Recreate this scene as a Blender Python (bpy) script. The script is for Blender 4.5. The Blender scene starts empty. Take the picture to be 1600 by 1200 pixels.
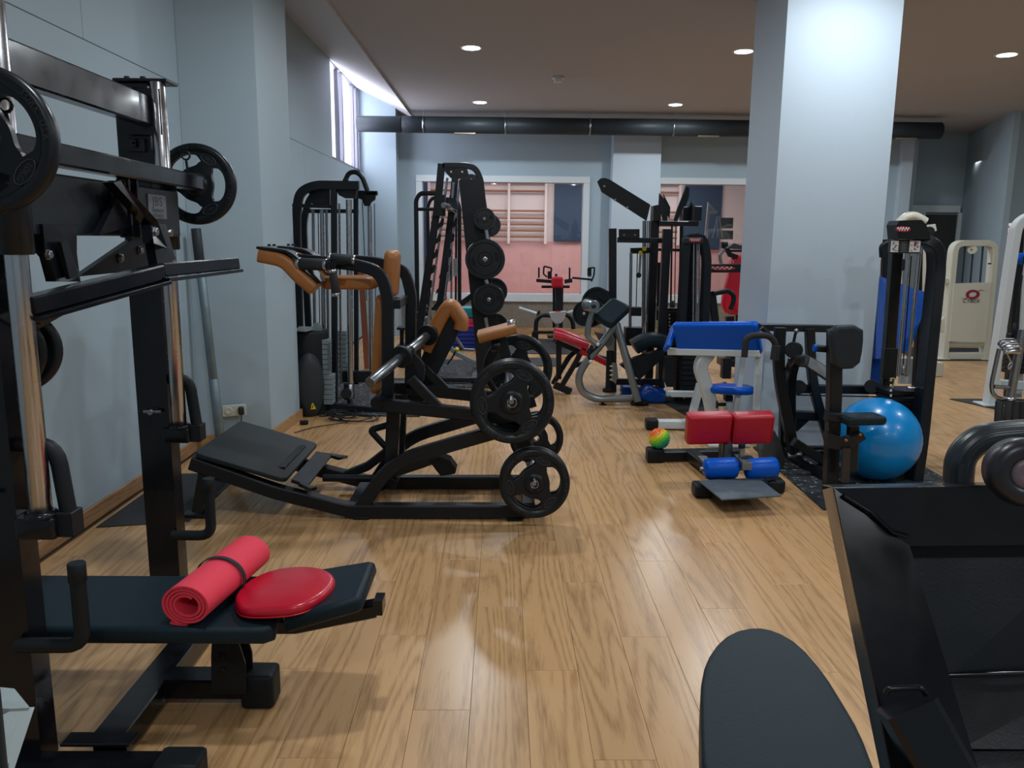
import bpy, math, random
from mathutils import Vector as V, Matrix
random.seed(7)
PI = math.pi
S = bpy.context.scene
COL = S.collection
# ------------------------------------------------------------ camera, world, lights, exposure
FOC = 1255.0; EYE = 1.55; PITCH = math.atan(225 / FOC); YAW = 17 / 1275.0; ROLL = 0.010
fw = V((math.sin(YAW) * math.cos(PITCH), math.cos(YAW) * math.cos(PITCH), -math.sin(PITCH)))
_r = V((math.cos(YAW), -math.sin(YAW), 0)); _u = _r.cross(fw)
rt = _r * math.cos(ROLL) + _u * math.sin(ROLL); up = _u * math.cos(ROLL) - _r * math.sin(ROLL)
cd = bpy.data.cameras.new('camera'); cam = bpy.data.objects.new('camera', cd); COL.objects.link(cam)
cd.sensor_width = 36; cd.lens = FOC / 1600 * 36; cd.clip_start = 0.05; cd.clip_end = 100
m = Matrix(((rt.x, up.x, -fw.x), (rt.y, up.y, -fw.y), (rt.z, up.z, -fw.z))).to_4x4()
m.translation = (0, 0, EYE); cam.matrix_world = m
S.camera = cam
w = bpy.data.worlds.new('world'); S.world = w; w.use_nodes = True
w.node_tree.nodes['Background'].inputs[0].default_value = (0.78, 0.84, 1.0, 1)
w.node_tree.nodes['Background'].inputs[1].default_value = 2.2
S.view_settings.view_transform = 'Standard'; S.view_settings.look = 'None'
S.view_settings.gamma = 1; S.view_settings.use_curve_mapping = False
S.view_settings.exposure = 0.1
LAMP_W = 27.0
CEIL = 3.45
def area_lamp(name, loc, size, power, color=(0.88, 0.95, 1.0), rot=(0, 0, 0), shape='DISK', sy=None, spread=None):
    d = bpy.data.lights.new(name, 'AREA'); d.shape = shape; d.size = size; d.energy = power; d.color = color
    if sy: d.size_y = sy
    if spread: d.spread = spread
    o = bpy.data.objects.new(name, d); o.location = loc; o.rotation_euler = rot; COL.objects.link(o); return o
LIGHTS = [(x, y) for y in (-1.2, 2.05, 5.25, 8.55, 11.8) for x in (-0.33, 2.42, 5.1)]
for x, y in LIGHTS: area_lamp('downlight_lamp', (x, y, CEIL - 0.02), 0.17, LAMP_W)
# daylight outside the high window
area_lamp('daylight', (-2.55, 12.1, 3.25), 2.1, 110, (0.84, 0.84, 1.0), (0, -PI / 2, 0), 'RECTANGLE', 1.2)
# fill lights added to brighten the group-fitness room behind the windows
area_lamp('studio_fill', (1.5, 15.0, 2.9), 5.0, 68, (1.0, 0.95, 0.93), (0, 0, 0), 'RECTANGLE', 1.2)
area_lamp('studio_fill', (8.6, 13.2, 2.9), 1.6, 30, (1.0, 0.95, 0.93), (0, 0, 0), 'RECTANGLE', 1.2)

# ------------------------------------------------------------ image-free measuring helpers
def ray(x, y): return rt * ((x - 800) / FOC) - up * ((y - 600) / FOC) + fw
E0 = V((0, 0, EYE))
def P(x, y, Y): d = ray(x, y); return E0 + d * (Y / d.y)
def PX(x, y, X): d = ray(x, y); return E0 + d * (X / d.x)
def PZ(x, y, Z=0.0): d = ray(x, y); return E0 + d * ((Z - EYE) / d.z)
def PP(pts, Y): return [P(q[0], q[1], q[2] if len(q) > 2 else Y) for q in pts]

# ------------------------------------------------------------ materials
MATS = {}
def mat(name, col, rough=0.5, metal=0.0, bump=0.0, bscale=40, var=0.0, vscale=6, emis=None, estr=0, coat=0.0, spec=0.5, rvar=0.0, obj=True, sheen=0):
    if name in MATS: return MATS[name]
    m = bpy.data.materials.new(name); m.use_nodes = True; nt = m.node_tree; N = nt.nodes; L = nt.links
    b = N['Principled BSDF']
    c4 = (*col, 1)
    b.inputs['Base Color'].default_value = c4; b.inputs['Roughness'].default_value = rough
    b.inputs['Metallic'].default_value = metal; b.inputs['Specular IOR Level'].default_value = spec
    if coat: b.inputs['Coat Weight'].default_value = coat; b.inputs['Coat Roughness'].default_value = 0.08
    if sheen: b.inputs['Sheen Weight'].default_value = sheen
    if emis: b.inputs['Emission Color'].default_value = (*emis, 1); b.inputs['Emission Strength'].default_value = estr
    tc = N.new('ShaderNodeTexCoord')
    if var or rvar:
        n = N.new('ShaderNodeTexNoise'); n.inputs['Scale'].default_value = vscale; n.inputs['Detail'].default_value = 6
        L.new(tc.outputs['Object'], n.inputs['Vector'])
        if var:
            mx = N.new('ShaderNodeMix'); mx.data_type = 'RGBA'
            mx.inputs['A'].default_value = tuple(max(0, c * (1 - var)) for c in col) + (1,)
            mx.inputs['B'].default_value = tuple(min(1, c * (1 + var)) for c in col) + (1,)
            L.new(n.outputs['Fac'], mx.inputs['Factor']); L.new(mx.outputs['Result'], b.inputs['Base Color'])
        if rvar:
            mr = N.new('ShaderNodeMapRange'); mr.inputs['From Min'].default_value = 0.3; mr.inputs['From Max'].default_value = 0.7
            mr.inputs['To Min'].default_value = rough - rvar; mr.inputs['To Max'].default_value = rough + rvar
            L.new(n.outputs['Fac'], mr.inputs['Value']); L.new(mr.outputs['Result'], b.inputs['Roughness'])
    if bump:
        n2 = N.new('ShaderNodeTexNoise'); n2.inputs['Scale'].default_value = bscale; n2.inputs['Detail'].default_value = 4
        L.new(tc.outputs['Object'], n2.inputs['Vector'])
        bp = N.new('ShaderNodeBump'); bp.inputs['Strength'].default_value = bump; bp.inputs['Distance'].default_value = 0.003
        L.new(n2.outputs['Fac'], bp.inputs['Height']); L.new(bp.outputs['Normal'], b.inputs['Normal'])
    MATS[name] = m; return m
def speckle(name, base, spot, thr=0.62, scale=60):
    m = mat(name, base, 0.75, bump=0.4, bscale=120); nt = m.node_tree; N = nt.nodes; L = nt.links
    b = N['Principled BSDF']; tc = N.new('ShaderNodeTexCoord')
    n = N.new('ShaderNodeTexNoise'); n.inputs['Scale'].default_value = scale; n.inputs['Detail'].default_value = 2
    cr = N.new('ShaderNodeValToRGB'); cr.color_ramp.elements[0].position = thr; cr.color_ramp.elements[1].position = thr + 0.03
    cr.color_ramp.elements[0].color = (*base, 1); cr.color_ramp.elements[1].color = (*spot, 1)
    L.new(tc.outputs['Object'], n.inputs['Vector']); L.new(n.outputs['Fac'], cr.inputs['Fac']); L.new(cr.outputs['Color'], b.inputs['Base Color'])
    return m
def wood(name, dark, light, along=1, scale=1.0, rough=0.35, rand=True, coat=0.0):
    """oak grain running along the given axis; each object shifts its own grain"""
    m = mat(name, light, rough); nt = m.node_tree; N = nt.nodes; L = nt.links; b = N['Principled BSDF']
    geo = N.new('ShaderNodeNewGeometry'); oi = N.new('ShaderNodeObjectInfo')
    mul = N.new('ShaderNodeVectorMath'); mul.operation = 'MULTIPLY'; sc = [7.5 * scale] * 3; sc[along] = 0.55 * scale
    mul.inputs[1].default_value = sc; L.new(geo.outputs['Position'], mul.inputs[0])
    off = N.new('ShaderNodeMath'); off.operation = 'MULTIPLY'; off.inputs[1].default_value = 57.0 if rand else 0.0
    L.new(oi.outputs['Random'], off.inputs[0])
    ad = N.new('ShaderNodeVectorMath'); ad.operation = 'ADD'; L.new(mul.outputs[0], ad.inputs[0])
    cx = N.new('ShaderNodeCombineXYZ'); L.new(off.outputs[0], cx.inputs[0]); L.new(off.outputs[0], cx.inputs[2]); L.new(cx.outputs[0], ad.inputs[1])
    n1 = N.new('ShaderNodeTexNoise'); n1.inputs['Scale'].default_value = 0.55; n1.inputs['Detail'].default_value = 1.5; n1.inputs['Distortion'].default_value = 0.3
    L.new(ad.outputs[0], n1.inputs['Vector'])
    k = N.new('ShaderNodeMath'); k.operation = 'MULTIPLY'; k.inputs[1].default_value = 17.0; L.new(n1.outputs['Fac'], k.inputs[0])
    fr = N.new('ShaderNodeMath'); fr.operation = 'PINGPONG'; fr.inputs[1].default_value = 0.5; L.new(k.outputs[0], fr.inputs[0])
    n2 = N.new('ShaderNodeTexNoise'); n2.inputs['Scale'].default_value = 16; n2.inputs['Detail'].default_value = 5; L.new(ad.outputs[0], n2.inputs['Vector'])
    a = N.new('ShaderNodeMath'); a.operation = 'MULTIPLY_ADD'; a.inputs[1].default_value = 0.75; L.new(fr.outputs[0], a.inputs[0])
    h = N.new('ShaderNodeMath'); h.operation = 'MULTIPLY'; h.inputs[1].default_value = 0.75; L.new(n2.outputs['Fac'], h.inputs[0]); L.new(h.outputs[0], a.inputs[2])
    cr = N.new('ShaderNodeValToRGB'); e = cr.color_ramp.elements
    e[0].position = 0.22; e[0].color = (*dark, 1); e[1].position = 0.62; e[1].color = (*light, 1)
    L.new(a.outputs[0], cr.inputs['Fac'])
    tint = N.new('ShaderNodeMapRange'); tint.inputs['To Min'].default_value = 0.92; tint.inputs['To Max'].default_value = 1.06
    L.new(oi.outputs['Random'], tint.inputs['Value'])
    hs = N.new('ShaderNodeHueSaturation'); L.new(cr.outputs['Color'], hs.inputs['Color'])
    if rand: L.new(tint.outputs['Result'], hs.inputs['Value'])
    L.new(hs.outputs['Color'], b.inputs['Base Color'])
    bp = N.new('ShaderNodeBump'); bp.inputs['Strength'].default_value = 0.12; bp.inputs['Distance'].default_value = 0.001
    L.new(a.outputs[0], bp.inputs['Height']); L.new(bp.outputs['Normal'], b.inputs['Normal'])
    return m
def wallmat(name, col):
    m = mat(name, col, 0.6, bump=0.15, bscale=90); nt = m.node_tree; N = nt.nodes; L = nt.links; b = N['Principled BSDF']
    geo = N.new('ShaderNodeNewGeometry')
    n = N.new('ShaderNodeTexNoise'); n.inputs['Scale'].default_value = 7; n.inputs['Detail'].default_value = 8; n.inputs['Roughness'].default_value = 0.75
    mp = N.new('ShaderNodeMapping'); mp.inputs['Scale'].default_value = (1, 1.6, 0.8); L.new(geo.outputs['Position'], mp.inputs['Vector']); L.new(mp.outputs[0], n.inputs['Vector'])
    cr = N.new('ShaderNodeValToRGB'); cr.color_ramp.elements[0].position = 0.70; cr.color_ramp.elements[1].position = 0.76
    cr.color_ramp.elements[0].color = (0, 0, 0, 1); cr.color_ramp.elements[1].color = (0.5, 0.5, 0.5, 1)
    L.new(n.outputs['Fac'], cr.inputs['Fac'])
    sx = N.new('ShaderNodeSeparateXYZ'); L.new(geo.outputs['Position'], sx.inputs[0])
    lo = N.new('ShaderNodeMapRange'); lo.inputs['From Min'].default_value = 1.3; lo.inputs['From Max'].default_value = 0.5; L.new(sx.outputs['Z'], lo.inputs['Value'])
    mm = N.new('ShaderNodeMath'); mm.operation = 'MULTIPLY'; L.new(cr.outputs['Color'], mm.inputs[0]); L.new(lo.outputs['Result'], mm.inputs[1])
    mx = N.new('ShaderNodeMix'); mx.data_type = 'RGBA'; mx.inputs['A'].default_value = (*col, 1); mx.inputs['B'].default_value = (*[c * 0.35 for c in col], 1)
    L.new(mm.outputs[0], mx.inputs['Factor']); L.new(mx.outputs['Result'], b.inputs['Base Color'])
    return m
BLK = mat('black_enamel', (0.005, 0.006, 0.009), 0.22, spec=0.32, coat=0.15, rvar=0.08, vscale=9)
BLM = mat('black_powdercoat', (0.0075, 0.0105, 0.014), 0.34, spec=0.34, rvar=0.06, bump=0.1, bscale=200)
RUB = mat('black_rubber', (0.009, 0.012, 0.015), 0.5, spec=0.25, bump=0.15, bscale=150)
FOAM = mat('black_foam', (0.020, 0.022, 0.025), 0.8, bump=0.5, bscale=260)
PLT = mat('plate_rubber', (0.008, 0.011, 0.014), 0.34, spec=0.32, rvar=0.08, vscale=14)
VIN = mat('black_vinyl', (0.008, 0.020, 0.028), 0.42, spec=0.17, bump=0.35, bscale=330)
CHR = mat('chrome', (0.50, 0.51, 0.54), 0.24, 1.0, rvar=0.06, vscale=20)
STL = mat('worn_steel', (0.30, 0.32, 0.34), 0.33, 1.0, var=0.25, vscale=30)
GAL = mat('galvanised_steel', (0.20, 0.26, 0.29), 0.5, 0.6, var=0.35, vscale=12)
SIL = mat('silver_paint', (0.25, 0.28, 0.30), 0.3, 0.75)
TAN = mat('tan_leather', (0.36, 0.135, 0.032), 0.42, bump=0.4, bscale=110, var=0.2, vscale=9)
RED = mat('red_vinyl', (0.46, 0.006, 0.022), 0.36, bump=0.25, bscale=160)
REDC = mat('crimson_vinyl', (0.56, 0.006, 0.028), 0.3, bump=0.15, bscale=120, coat=0.2)
PINK = mat('red_foam', (0.84, 0.045, 0.085), 0.75, bump=0.4, bscale=300)
BLUE = mat('blue_vinyl', (0.0, 0.095, 0.56), 0.3, bump=0.4, bscale=120, spec=0.22)
BLUD = mat('dark_blue_vinyl', (0.0, 0.055, 0.31), 0.3, spec=0.25, bump=0.5, bscale=60)
WHM = mat('white_enamel', (0.60, 0.66, 0.68), 0.35)
CRM = mat('cream_enamel', (0.62, 0.62, 0.53), 0.4)
GRYS = mat('grey_stack_paint', (0.19, 0.24, 0.26), 0.45, var=0.15)
GRYD = mat('dark_grey_plastic', (0.03, 0.037, 0.042), 0.5, spec=0.3)
WHP = mat('white_print', (0.75, 0.76, 0.76), 0.5)
YEL = mat('yellow_plastic', (0.85, 0.62, 0.01), 0.4)
LBLU = mat('gym_ball_vinyl', (0.0, 0.24, 0.62), 0.28, bump=0.08, bscale=30, coat=0.15)
WALL = wallmat('wall_paint', (0.35, 0.45, 0.515))
PILM = wallmat('pillar_paint', (0.45, 0.54, 0.62))
CEI = mat('ceiling_paint', (0.42, 0.41, 0.42), 0.85)
CEIS = mat('window_lit_ceiling_paint', (0.60, 0.60, 0.62), 0.85)  # ceiling colour made paler: window light on the slope is painted in
WHT = mat('white_trim_paint', (0.62, 0.68, 0.71), 0.5)
PNK = mat('pink_paint', (0.70, 0.41, 0.42), 0.7)
PNKL = mat('pale_pink_paint', (0.74, 0.66, 0.67), 0.7)
NAVY = mat('navy_mat', (0.02, 0.05, 0.11), 0.6)
FLR = wood('oak_laminate', (0.36, 0.195, 0.080), (0.60, 0.355, 0.165), 1, 1.0, 0.27)
FLR.node_tree.nodes['Principled BSDF'].inputs['Specular IOR Level'].default_value = 0.5
BSB = wood('oak_skirting', (0.19, 0.095, 0.04), (0.40, 0.23, 0.115), 1, 1.5, 0.45)
BSX = wood('oak_skirting_cross', (0.24, 0.13, 0.05), (0.46, 0.27, 0.13), 0, 1.5, 0.45)
BARW = mat('stall_bar_wood', (0.30, 0.13, 0.07), 0.5)
MATT = speckle('speckled_rubber', (0.016, 0.02, 0.024), (0.30, 0.34, 0.36), 0.63, 42)
MATG = mat('charcoal_mat', (0.020, 0.023, 0.026), 0.7, bump=0.4, bscale=120)
DUCT = mat('dark_duct_paint', (0.022, 0.030, 0.036), 0.5, rvar=0.05, spec=0.25)
WAIN = mat('textured_wainscot', (0.20, 0.175, 0.14), 0.6, bump=1.0, bscale=30, var=0.35, vscale=25)

# ------------------------------------------------------------ mesh kit
class G:
    def __init__(s): s.v = []; s.f = []; s.s = []
    def add(s, vs, fs, smooth=False):
        o = len(s.v); s.v += [V(q) for q in vs]
        for f in fs: s.f.append([i + o for i in f]); s.s.append(smooth)
        return s
    def flag(s, n, val):
        for i in range(len(s.s) - n, len(s.s)): s.s[i] = val
def frame(o, x, y):
    x = V(x).normalized(); y = V(y); y = (y - x * y.dot(x)).normalized(); z = x.cross(y)
    m = Matrix(((x.x, y.x, z.x), (x.y, y.y, z.y), (x.z, y.z, z.z))).to_4x4(); m.translation = V(o); return m
def rrect(w, h, r=0.01, n=4):
    r = min(r, w / 2 - 1e-4, h / 2 - 1e-4); out = []
    for cx, cy, a0 in ((w / 2 - r, h / 2 - r, 0), (-w / 2 + r, h / 2 - r, 90), (-w / 2 + r, -h / 2 + r, 180), (w / 2 - r, -h / 2 + r, 270)):
        for i in range(n + 1):
            a = math.radians(a0 + 90 * i / n); out.append((cx + r * math.cos(a), cy + r * math.sin(a)))
    return out
def inset(o, d):
    n = len(o); out = []
    for i in range(n):
        p0, p1, p2 = V(o[i - 1]), V(o[i]), V(o[(i + 1) % n])
        a = (p1 - p0); b = (p2 - p1)
        if a.length < 1e-7 or b.length < 1e-7: out.append(tuple(p1)); continue
        a.normalize(); b.normalize(); na = V((-a.y, a.x)); nb = V((-b.y, b.x)); m = na + nb
        if m.length < 1e-4: m = na
        m.normalize(); out.append(tuple(p1 + m * (d / max(0.5, m.dot(na)))))
    return out
def slab(g, outline, z0, z1, M=None, bev=0.0, seg=2, smooth=True, dome=0.0):
    """outline (counter-clockwise) extruded z0..z1 with rounded edges"""
    A = sum(outline[i - 1][0] * outline[i][1] - outline[i][0] * outline[i - 1][1] for i in range(len(outline)))
    if A < 0: outline = outline[::-1]
    n = len(outline); rings = []
    bev = min(bev, (z1 - z0) / 2)
    if bev > 0:
        for k in range(seg + 1):
            a = PI / 2 * k / seg; rings.append((inset(outline, bev * (1 - math.sin(a))), z0 + bev * (1 - math.cos(a))))
        for k in range(seg + 1):
            a = PI / 2 * (1 - k / seg); rings.append((inset(outline, bev * (1 - math.sin(a))), z1 - bev * (1 - math.cos(a))))
    else: rings = [(outline, z0), (outline, z1)]
    if dome:
        base = rings[-1][0]; cx = sum(p[0] for p in base) / n; cy = sum(p[1] for p in base) / n
        for k, (s_, h) in enumerate(((0.8, 0.5), (0.55, 0.8), (0.25, 0.97))): rings.append(([(cx + (p[0] - cx) * s_, cy + (p[1] - cy) * s_) for p in base], z1 + dome * h))
    vs = [(p[0], p[1], z) for r, z in rings for p in r]
    fs = []
    for k in range(len(rings) - 1):
        for i in range(n): j = (i + 1) % n; fs.append([k * n + i, k * n + j, (k + 1) * n + j, (k + 1) * n + i])
    if M: vs = [M @ V(q) for q in vs]
    sm = smooth and bev > 0
    g.add(vs, fs, sm); o = (len(rings) - 1) * n
    g.add([vs[i] for i in range(n)], [list(range(n))[::-1]], False)
    g.add(vs[o:], [list(range(n))], bool(dome)); return g
def box(g, c, s, M=None, ch=0.003, x=(1, 0, 0), y=(0, 1, 0)):
    m = frame(c, x, y) if M is None else M @ Matrix.Translation(V(c))
    return slab(g, [(-s[0] / 2, -s[1] / 2), (s[0] / 2, -s[1] / 2), (s[0] / 2, s[1] / 2), (-s[0] / 2, s[1] / 2)], -s[2] / 2, s[2] / 2, m, min(ch, min(s) / 3), 1, False)
def fillet(path, r, n=5):
    path = [V(p) for p in path]; out = [path[0]]
    for i in range(1, len(path) - 1):
        a, b, c = path[i - 1], path[i], path[i + 1]; d1 = (a - b); d2 = (c - b)
        k = min(r, d1.length * 0.48, d2.length * 0.48); p = b + d1.normalized() * k; q = b + d2.normalized() * k
        for j in range(n + 1): t = j / n; out.append(p * (1 - t) ** 2 + b * 2 * t * (1 - t) + q * t * t)
    out.append(path[-1]); return out
def sweep(g, path, prof, ref=(0, 1, 0), smooth=False, closed=False):
    path = [V(p) for p in path]; ref = V(ref); n = len(prof); rings = []; N = len(path)
    for i, p in enumerate(path):
        a = path[i - 1] if (i > 0 or closed) else None; b = path[(i + 1) % N] if (i < N - 1 or closed) else None
        t1 = (p - a).normalized() if a is not None else None; t2 = (b - p).normalized() if b is not None else None
        if t1 is None: t1 = t2
        if t2 is None: t2 = t1
        t = (t1 + t2); t = t.normalized() if t.length > 1e-5 else t1
        r = ref - t * ref.dot(t)
        if r.length < 0.15: alt = V((0, 0, 1)) if abs(t.z) < 0.8 else V((1, 0, 0)); r = alt - t * alt.dot(t)
        r.normalize(); u2 = t.cross(r); k = 1 / max(0.6, t.dot(t1))
        rings.append([p + r * q[0] + u2 * q[1] * k for q in prof])
    vs = [q for r in rings for q in r]; fs = []; M_ = N if closed else N - 1
    for k in range(M_):
        for i in range(n):
            j = (i + 1) % n; k2 = (k + 1) % N; fs.append([k * n + i, k * n + j, k2 * n + j, k2 * n + i])
    g.add(vs, fs, smooth)
    if not closed: g.add(rings[0], [list(range(n))[::-1]], False); g.add(rings[-1], [list(range(n))], False)
    return g
def cir(r, n=12): return [(r * math.cos(2 * PI * i / n), r * math.sin(2 * PI * i / n)) for i in range(n)]
def rprof(wa, wb, c=None):
    c = min(wa, wb) * 0.1 if c is None else c; a, b = wa / 2, wb / 2
    return [(a, -b + c), (a, b - c), (a - c, b), (-a + c, b), (-a, b - c), (-a, -b + c), (-a + c, -b), (a - c, -b)]
def tube(g, path, r, n=12, f=0.0, fn=5): return sweep(g, fillet(path, f, fn) if f else path, cir(r, n), (0.013, 1, 0.007), True)
def sq(g, path, wa, wb, f=0.0, ref=(0, 1, 0), c=None): return sweep(g, fillet(path, f, 5) if f else path, rprof(wa, wb, c), ref, False)
def lathe(g, prof, o, axis, n=24, smooth=True, start=0.0):
    ax = V(axis).normalized(); a = V((0, 0, 1)) if abs(ax.z) < 0.9 else V((1, 0, 0)); x = ax.cross(a).normalized(); y = ax.cross(x)
    o = V(o); vs = []
    for r, h in prof:
        for i in range(n): t = 2 * PI * i / n + start; vs.append(o + ax * h + (x * math.cos(t) + y * math.sin(t)) * r)
    fs = []
    for k in range(len(prof) - 1):
        for i in range(n): j = (i + 1) % n; fs.append([k * n + i, (k + 1) * n + i, (k + 1) * n + j, k * n + j])
    g.add(vs, fs, smooth)
    if prof[0][0] > 1e-4: g.add(vs[:n], [list(range(n))], False)
    if prof[-1][0] > 1e-4: g.add(vs[-n:], [list(range(n))[::-1]], False)
    return g
def cyl(g, p0, p1, r, n=16, ch=0.0):
    p0, p1 = V(p0), V(p1); h = (p1 - p0).length; c = ch or min(r, h) * 0.08
    return lathe(g, [(r - c, 0), (r, c), (r, h - c), (r - c, h)], p0, p1 - p0, n)
def plate3(g, pts, thick):
    """flat polygon of world points given thickness vector"""
    pts = [V(p) for p in pts]; t = V(thick); n = len(pts); vs = [p - t / 2 for p in pts] + [p + t / 2 for p in pts]
    fs = [list(range(n))[::-1], list(range(n, 2 * n))] + [[i, (i + 1) % n, n + (i + 1) % n, n + i] for i in range(n)]
    return g.add(vs, fs, False)
def sphere(g, c, r, nu=32, nv=20, sc=(1, 1, 1)):
    vs = []; fs = []
    for i in range(nv + 1):
        for j in range(nu):
            a = PI * i / nv; b = 2 * PI * j / nu; vs.append(V(c) + V((r * sc[0] * math.sin(a) * math.cos(b), r * sc[1] * math.sin(a) * math.sin(b), r * sc[2] * math.cos(a))))
    for i in range(nv):
        for j in range(nu):
            k = (j + 1) % nu; fs.append([i * nu + j, (i + 1) * nu + j, (i + 1) * nu + k, i * nu + k])
    return g.add(vs, fs, True)
_tc = {}
def text_geo(s):
    """flat lettering outline mesh, height 1, centred"""
    if s in _tc: return _tc[s]
    cu = bpy.data.curves.new('t', 'FONT'); cu.body = s; cu.size = 1; cu.align_x = 'CENTER'; cu.align_y = 'CENTER'; cu.extrude = 0.0; cu.resolution_u = 2
    o = bpy.data.objects.new('t', cu); COL.objects.link(o); dg = bpy.context.evaluated_depsgraph_get(); dg.update()
    me = o.evaluated_get(dg).to_mesh(); r = ([v.co.copy() for v in me.vertices], [list(p.vertices) for p in me.polygons])
    o.evaluated_get(dg).to_mesh_clear(); bpy.data.objects.remove(o); bpy.data.curves.remove(cu); _tc[s] = r; return r
def text(g, s, M, size, shear=0.0, wide=1.0):
    vs, fs = text_geo(s); g.add([M @ V(((v.x + shear * v.y) * size * wide, v.y * size, 0)) for v in vs], fs); return g

# ------------------------------------------------------------ object kit
WL = {}
def tag(o, label=None, cat=None, group=None, kind=None):
    if label: o['label'] = label
    if cat: o['category'] = cat
    if group: o['group'] = group
    if kind: o['kind'] = kind
    return o
def thing(name, label, cat, loc=(0, 0, 0), group=None):
    o = bpy.data.objects.new(name, None); COL.objects.link(o); o.location = loc; o.empty_display_size = 0.1
    WL[o.name] = V(loc); return tag(o, label, cat, group)
def build(g, name, m, parent=None, loc=None, label=None, rough=None):
    base = WL[parent.name] if parent is not None else V(loc or (0, 0, 0))
    me = bpy.data.meshes.new(name); me.from_pydata([tuple(v - base) for v in g.v], [], g.f)
    me.polygons.foreach_set('use_smooth', g.s); me.materials.append(m); me.validate(); me.update()
    o = bpy.data.objects.new(name, me); COL.objects.link(o)
    if parent is not None: o.parent = parent
    else: o.location = base
    WL[o.name] = base
    if label: o['label'] = label
    return o
def struct(g, name, m, parent=None, loc=None):
    o = build(g, name, m, parent, loc)
    if parent is None: o['kind'] = 'structure'
    return o
# ============================================================ THE SETTING
XL, YB = -2.25, 13.4
# floor: base slab + individual laminate boards
g = G(); box(g, (3.2, 6.3, -0.04), (11.5, 19.6, 0.05)); floor = struct(g, 'floor', mat('floor_substrate', (0.10, 0.06, 0.03), 0.7))
PWID, PLEN = 0.192, 1.285
def plank_mesh(l):
    g = G(); slab(g, [(-PWID / 2 + 0.0005, 0.0006), (PWID / 2 - 0.0005, 0.0006), (PWID / 2 - 0.0005, l - 0.0006), (-PWID / 2 + 0.0005, l - 0.0006)], -0.012, 0.0, None, 0.0006, 1, False)
    me = bpy.data.meshes.new('plank'); me.from_pydata([tuple(v) for v in g.v], [], g.f); me.materials.append(FLR); return me
pm = plank_mesh(PLEN)
cands = []
for i in range(-13, 46):
    x = i * PWID; st = (i * 0.4321 * 3.7) % 1.0
    y = -3.2 + st * PLEN - PLEN
    while y < 17.0:
        if -2.3 < x < 8.9: cands.append((x, y))
        y += PLEN
def seen(x, y):
    d = V((x, y + 0.6, 0)) - E0; z = d.dot(fw)
    return z > 0.4 and abs(d.dot(rt) / z) < 0.72 and d.dot(up) / z > -0.56
cands.sort(key=lambda c: (0 if seen(*c) else 1, c[0] ** 2 + (c[1] + 0.6) ** 2))
for x, y in cands[:290]:
    o = bpy.data.objects.new('plank', pm); o.location = (x, y, 0); o.parent = floor; COL.objects.link(o)
g = G()
for x, y in cands[290:]:
    g.add([V(v.co) + V((x, y, 0)) for v in pm.vertices], [list(p.vertices) for p in pm.polygons])
o = build(g, 'far_planks', FLR, floor); o['kind'] = 'stuff'
# ceiling with its slope down from the window wall
g = G(); box(g, (3.75, 6.3, CEIL + 0.05), (10.4, 19.6, 0.1)); struct(g, 'ceiling', CEI)
g = G(); plate3(g, [(XL - 0.1, -3.2, 3.90), (-1.43, -3.2, CEIL), (-1.43, 13.4, CEIL), (XL - 0.1, 13.4, 3.90)], (0, 0, 0.05)); struct(g, 'ceiling_slope', CEIS)
# left wall, high window opening Y 10.95..13.15, Z 2.57..3.87, made of separate boards
lw = thing('wall_left', None, None, (XL, 6, 0)); lw['kind'] = 'structure'
def board(y0, y1, z0, z1, nm='panel'):
    g = G(); box(g, (XL - 0.05, (y0 + y1) / 2, (z0 + z1) / 2), (0.1, y1 - y0 - 0.004, z1 - z0 - 0.004), ch=0.002); return build(g, nm, WALL, lw)
for y0, y1 in ((-3.2, -0.6), (-0.6, 2.2), (2.2, 5.9), (5.9, 9.4), (9.4, 13.5)): board(y0, y1, 0, 2.585)
for y0, y1 in ((-3.2, 1.8), (1.8, 4.58), (4.58, 7.5), (7.5, 10.98)): board(y0, y1, 2.585, 3.95)
g = G(); box(g, (XL - 0.12, 5.2, 2.0), (0.05, 17, 4.0)); g2 = G()
for y0, y1, z0, z1 in ((-3.2, 10.98, 0, 3.95), (10.98, 13.6, 0, 2.58)): box(g2, (XL - 0.13, (y0 + y1) / 2, (z0 + z1) / 2), (0.05, y1 - y0, z1 - z0))
build(g2, 'backing', mat('joint_dark', (0.08, 0.09, 0.1), 0.8), lw)
# window_1: aluminium sliding window high in the left wall
wn = thing('window_1', None, None, (XL, 12.0, 2.6)); wn['kind'] = 'structure'
ALU = mat('backlit_aluminium', (0.16, 0.16, 0.20), 0.4)  # backlit look put into the colour: frame darkened against the bright panes
g = G()
for z in (2.60, 3.85): box(g, (XL - 0.06, 12.1, z), (0.08, 2.25, 0.05))
for y in (11.0, 13.2): box(g, (XL - 0.06, y, 3.22), (0.08, 0.06, 1.25))
build(g, 'window_frame', ALU, wn)
for k, y in enumerate((11.6, 11.85, 12.75, 12.98)):
    g = G(); box(g, (XL - 0.05 + 0.01 * (k % 2), y, 3.22), (0.05, 0.07, 1.2)); build(g, 'mullion', ALU, wn)
GLS = mat('window_glass', (0.95, 0.97, 1.0), 0.35); nt = GLS.node_tree; tb = nt.nodes.new('ShaderNodeBsdfTransparent'); ms = nt.nodes.new('ShaderNodeMixShader'); ms.inputs[0].default_value = 0.82; nt.links.new(nt.nodes['Principled BSDF'].outputs[0], ms.inputs[1]); nt.links.new(tb.outputs[0], ms.inputs[2]); nt.links.new(ms.outputs[0], nt.nodes['Material Output'].inputs[0])
for y0, y1 in ((11.03, 11.6), (11.85, 12.75), (12.98, 13.17)):
    g = G(); box(g, (XL - 0.08, (y0 + y1) / 2, 3.22), (0.006, y1 - y0, 1.2)); build(g, 'pane', GLS, wn)
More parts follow.
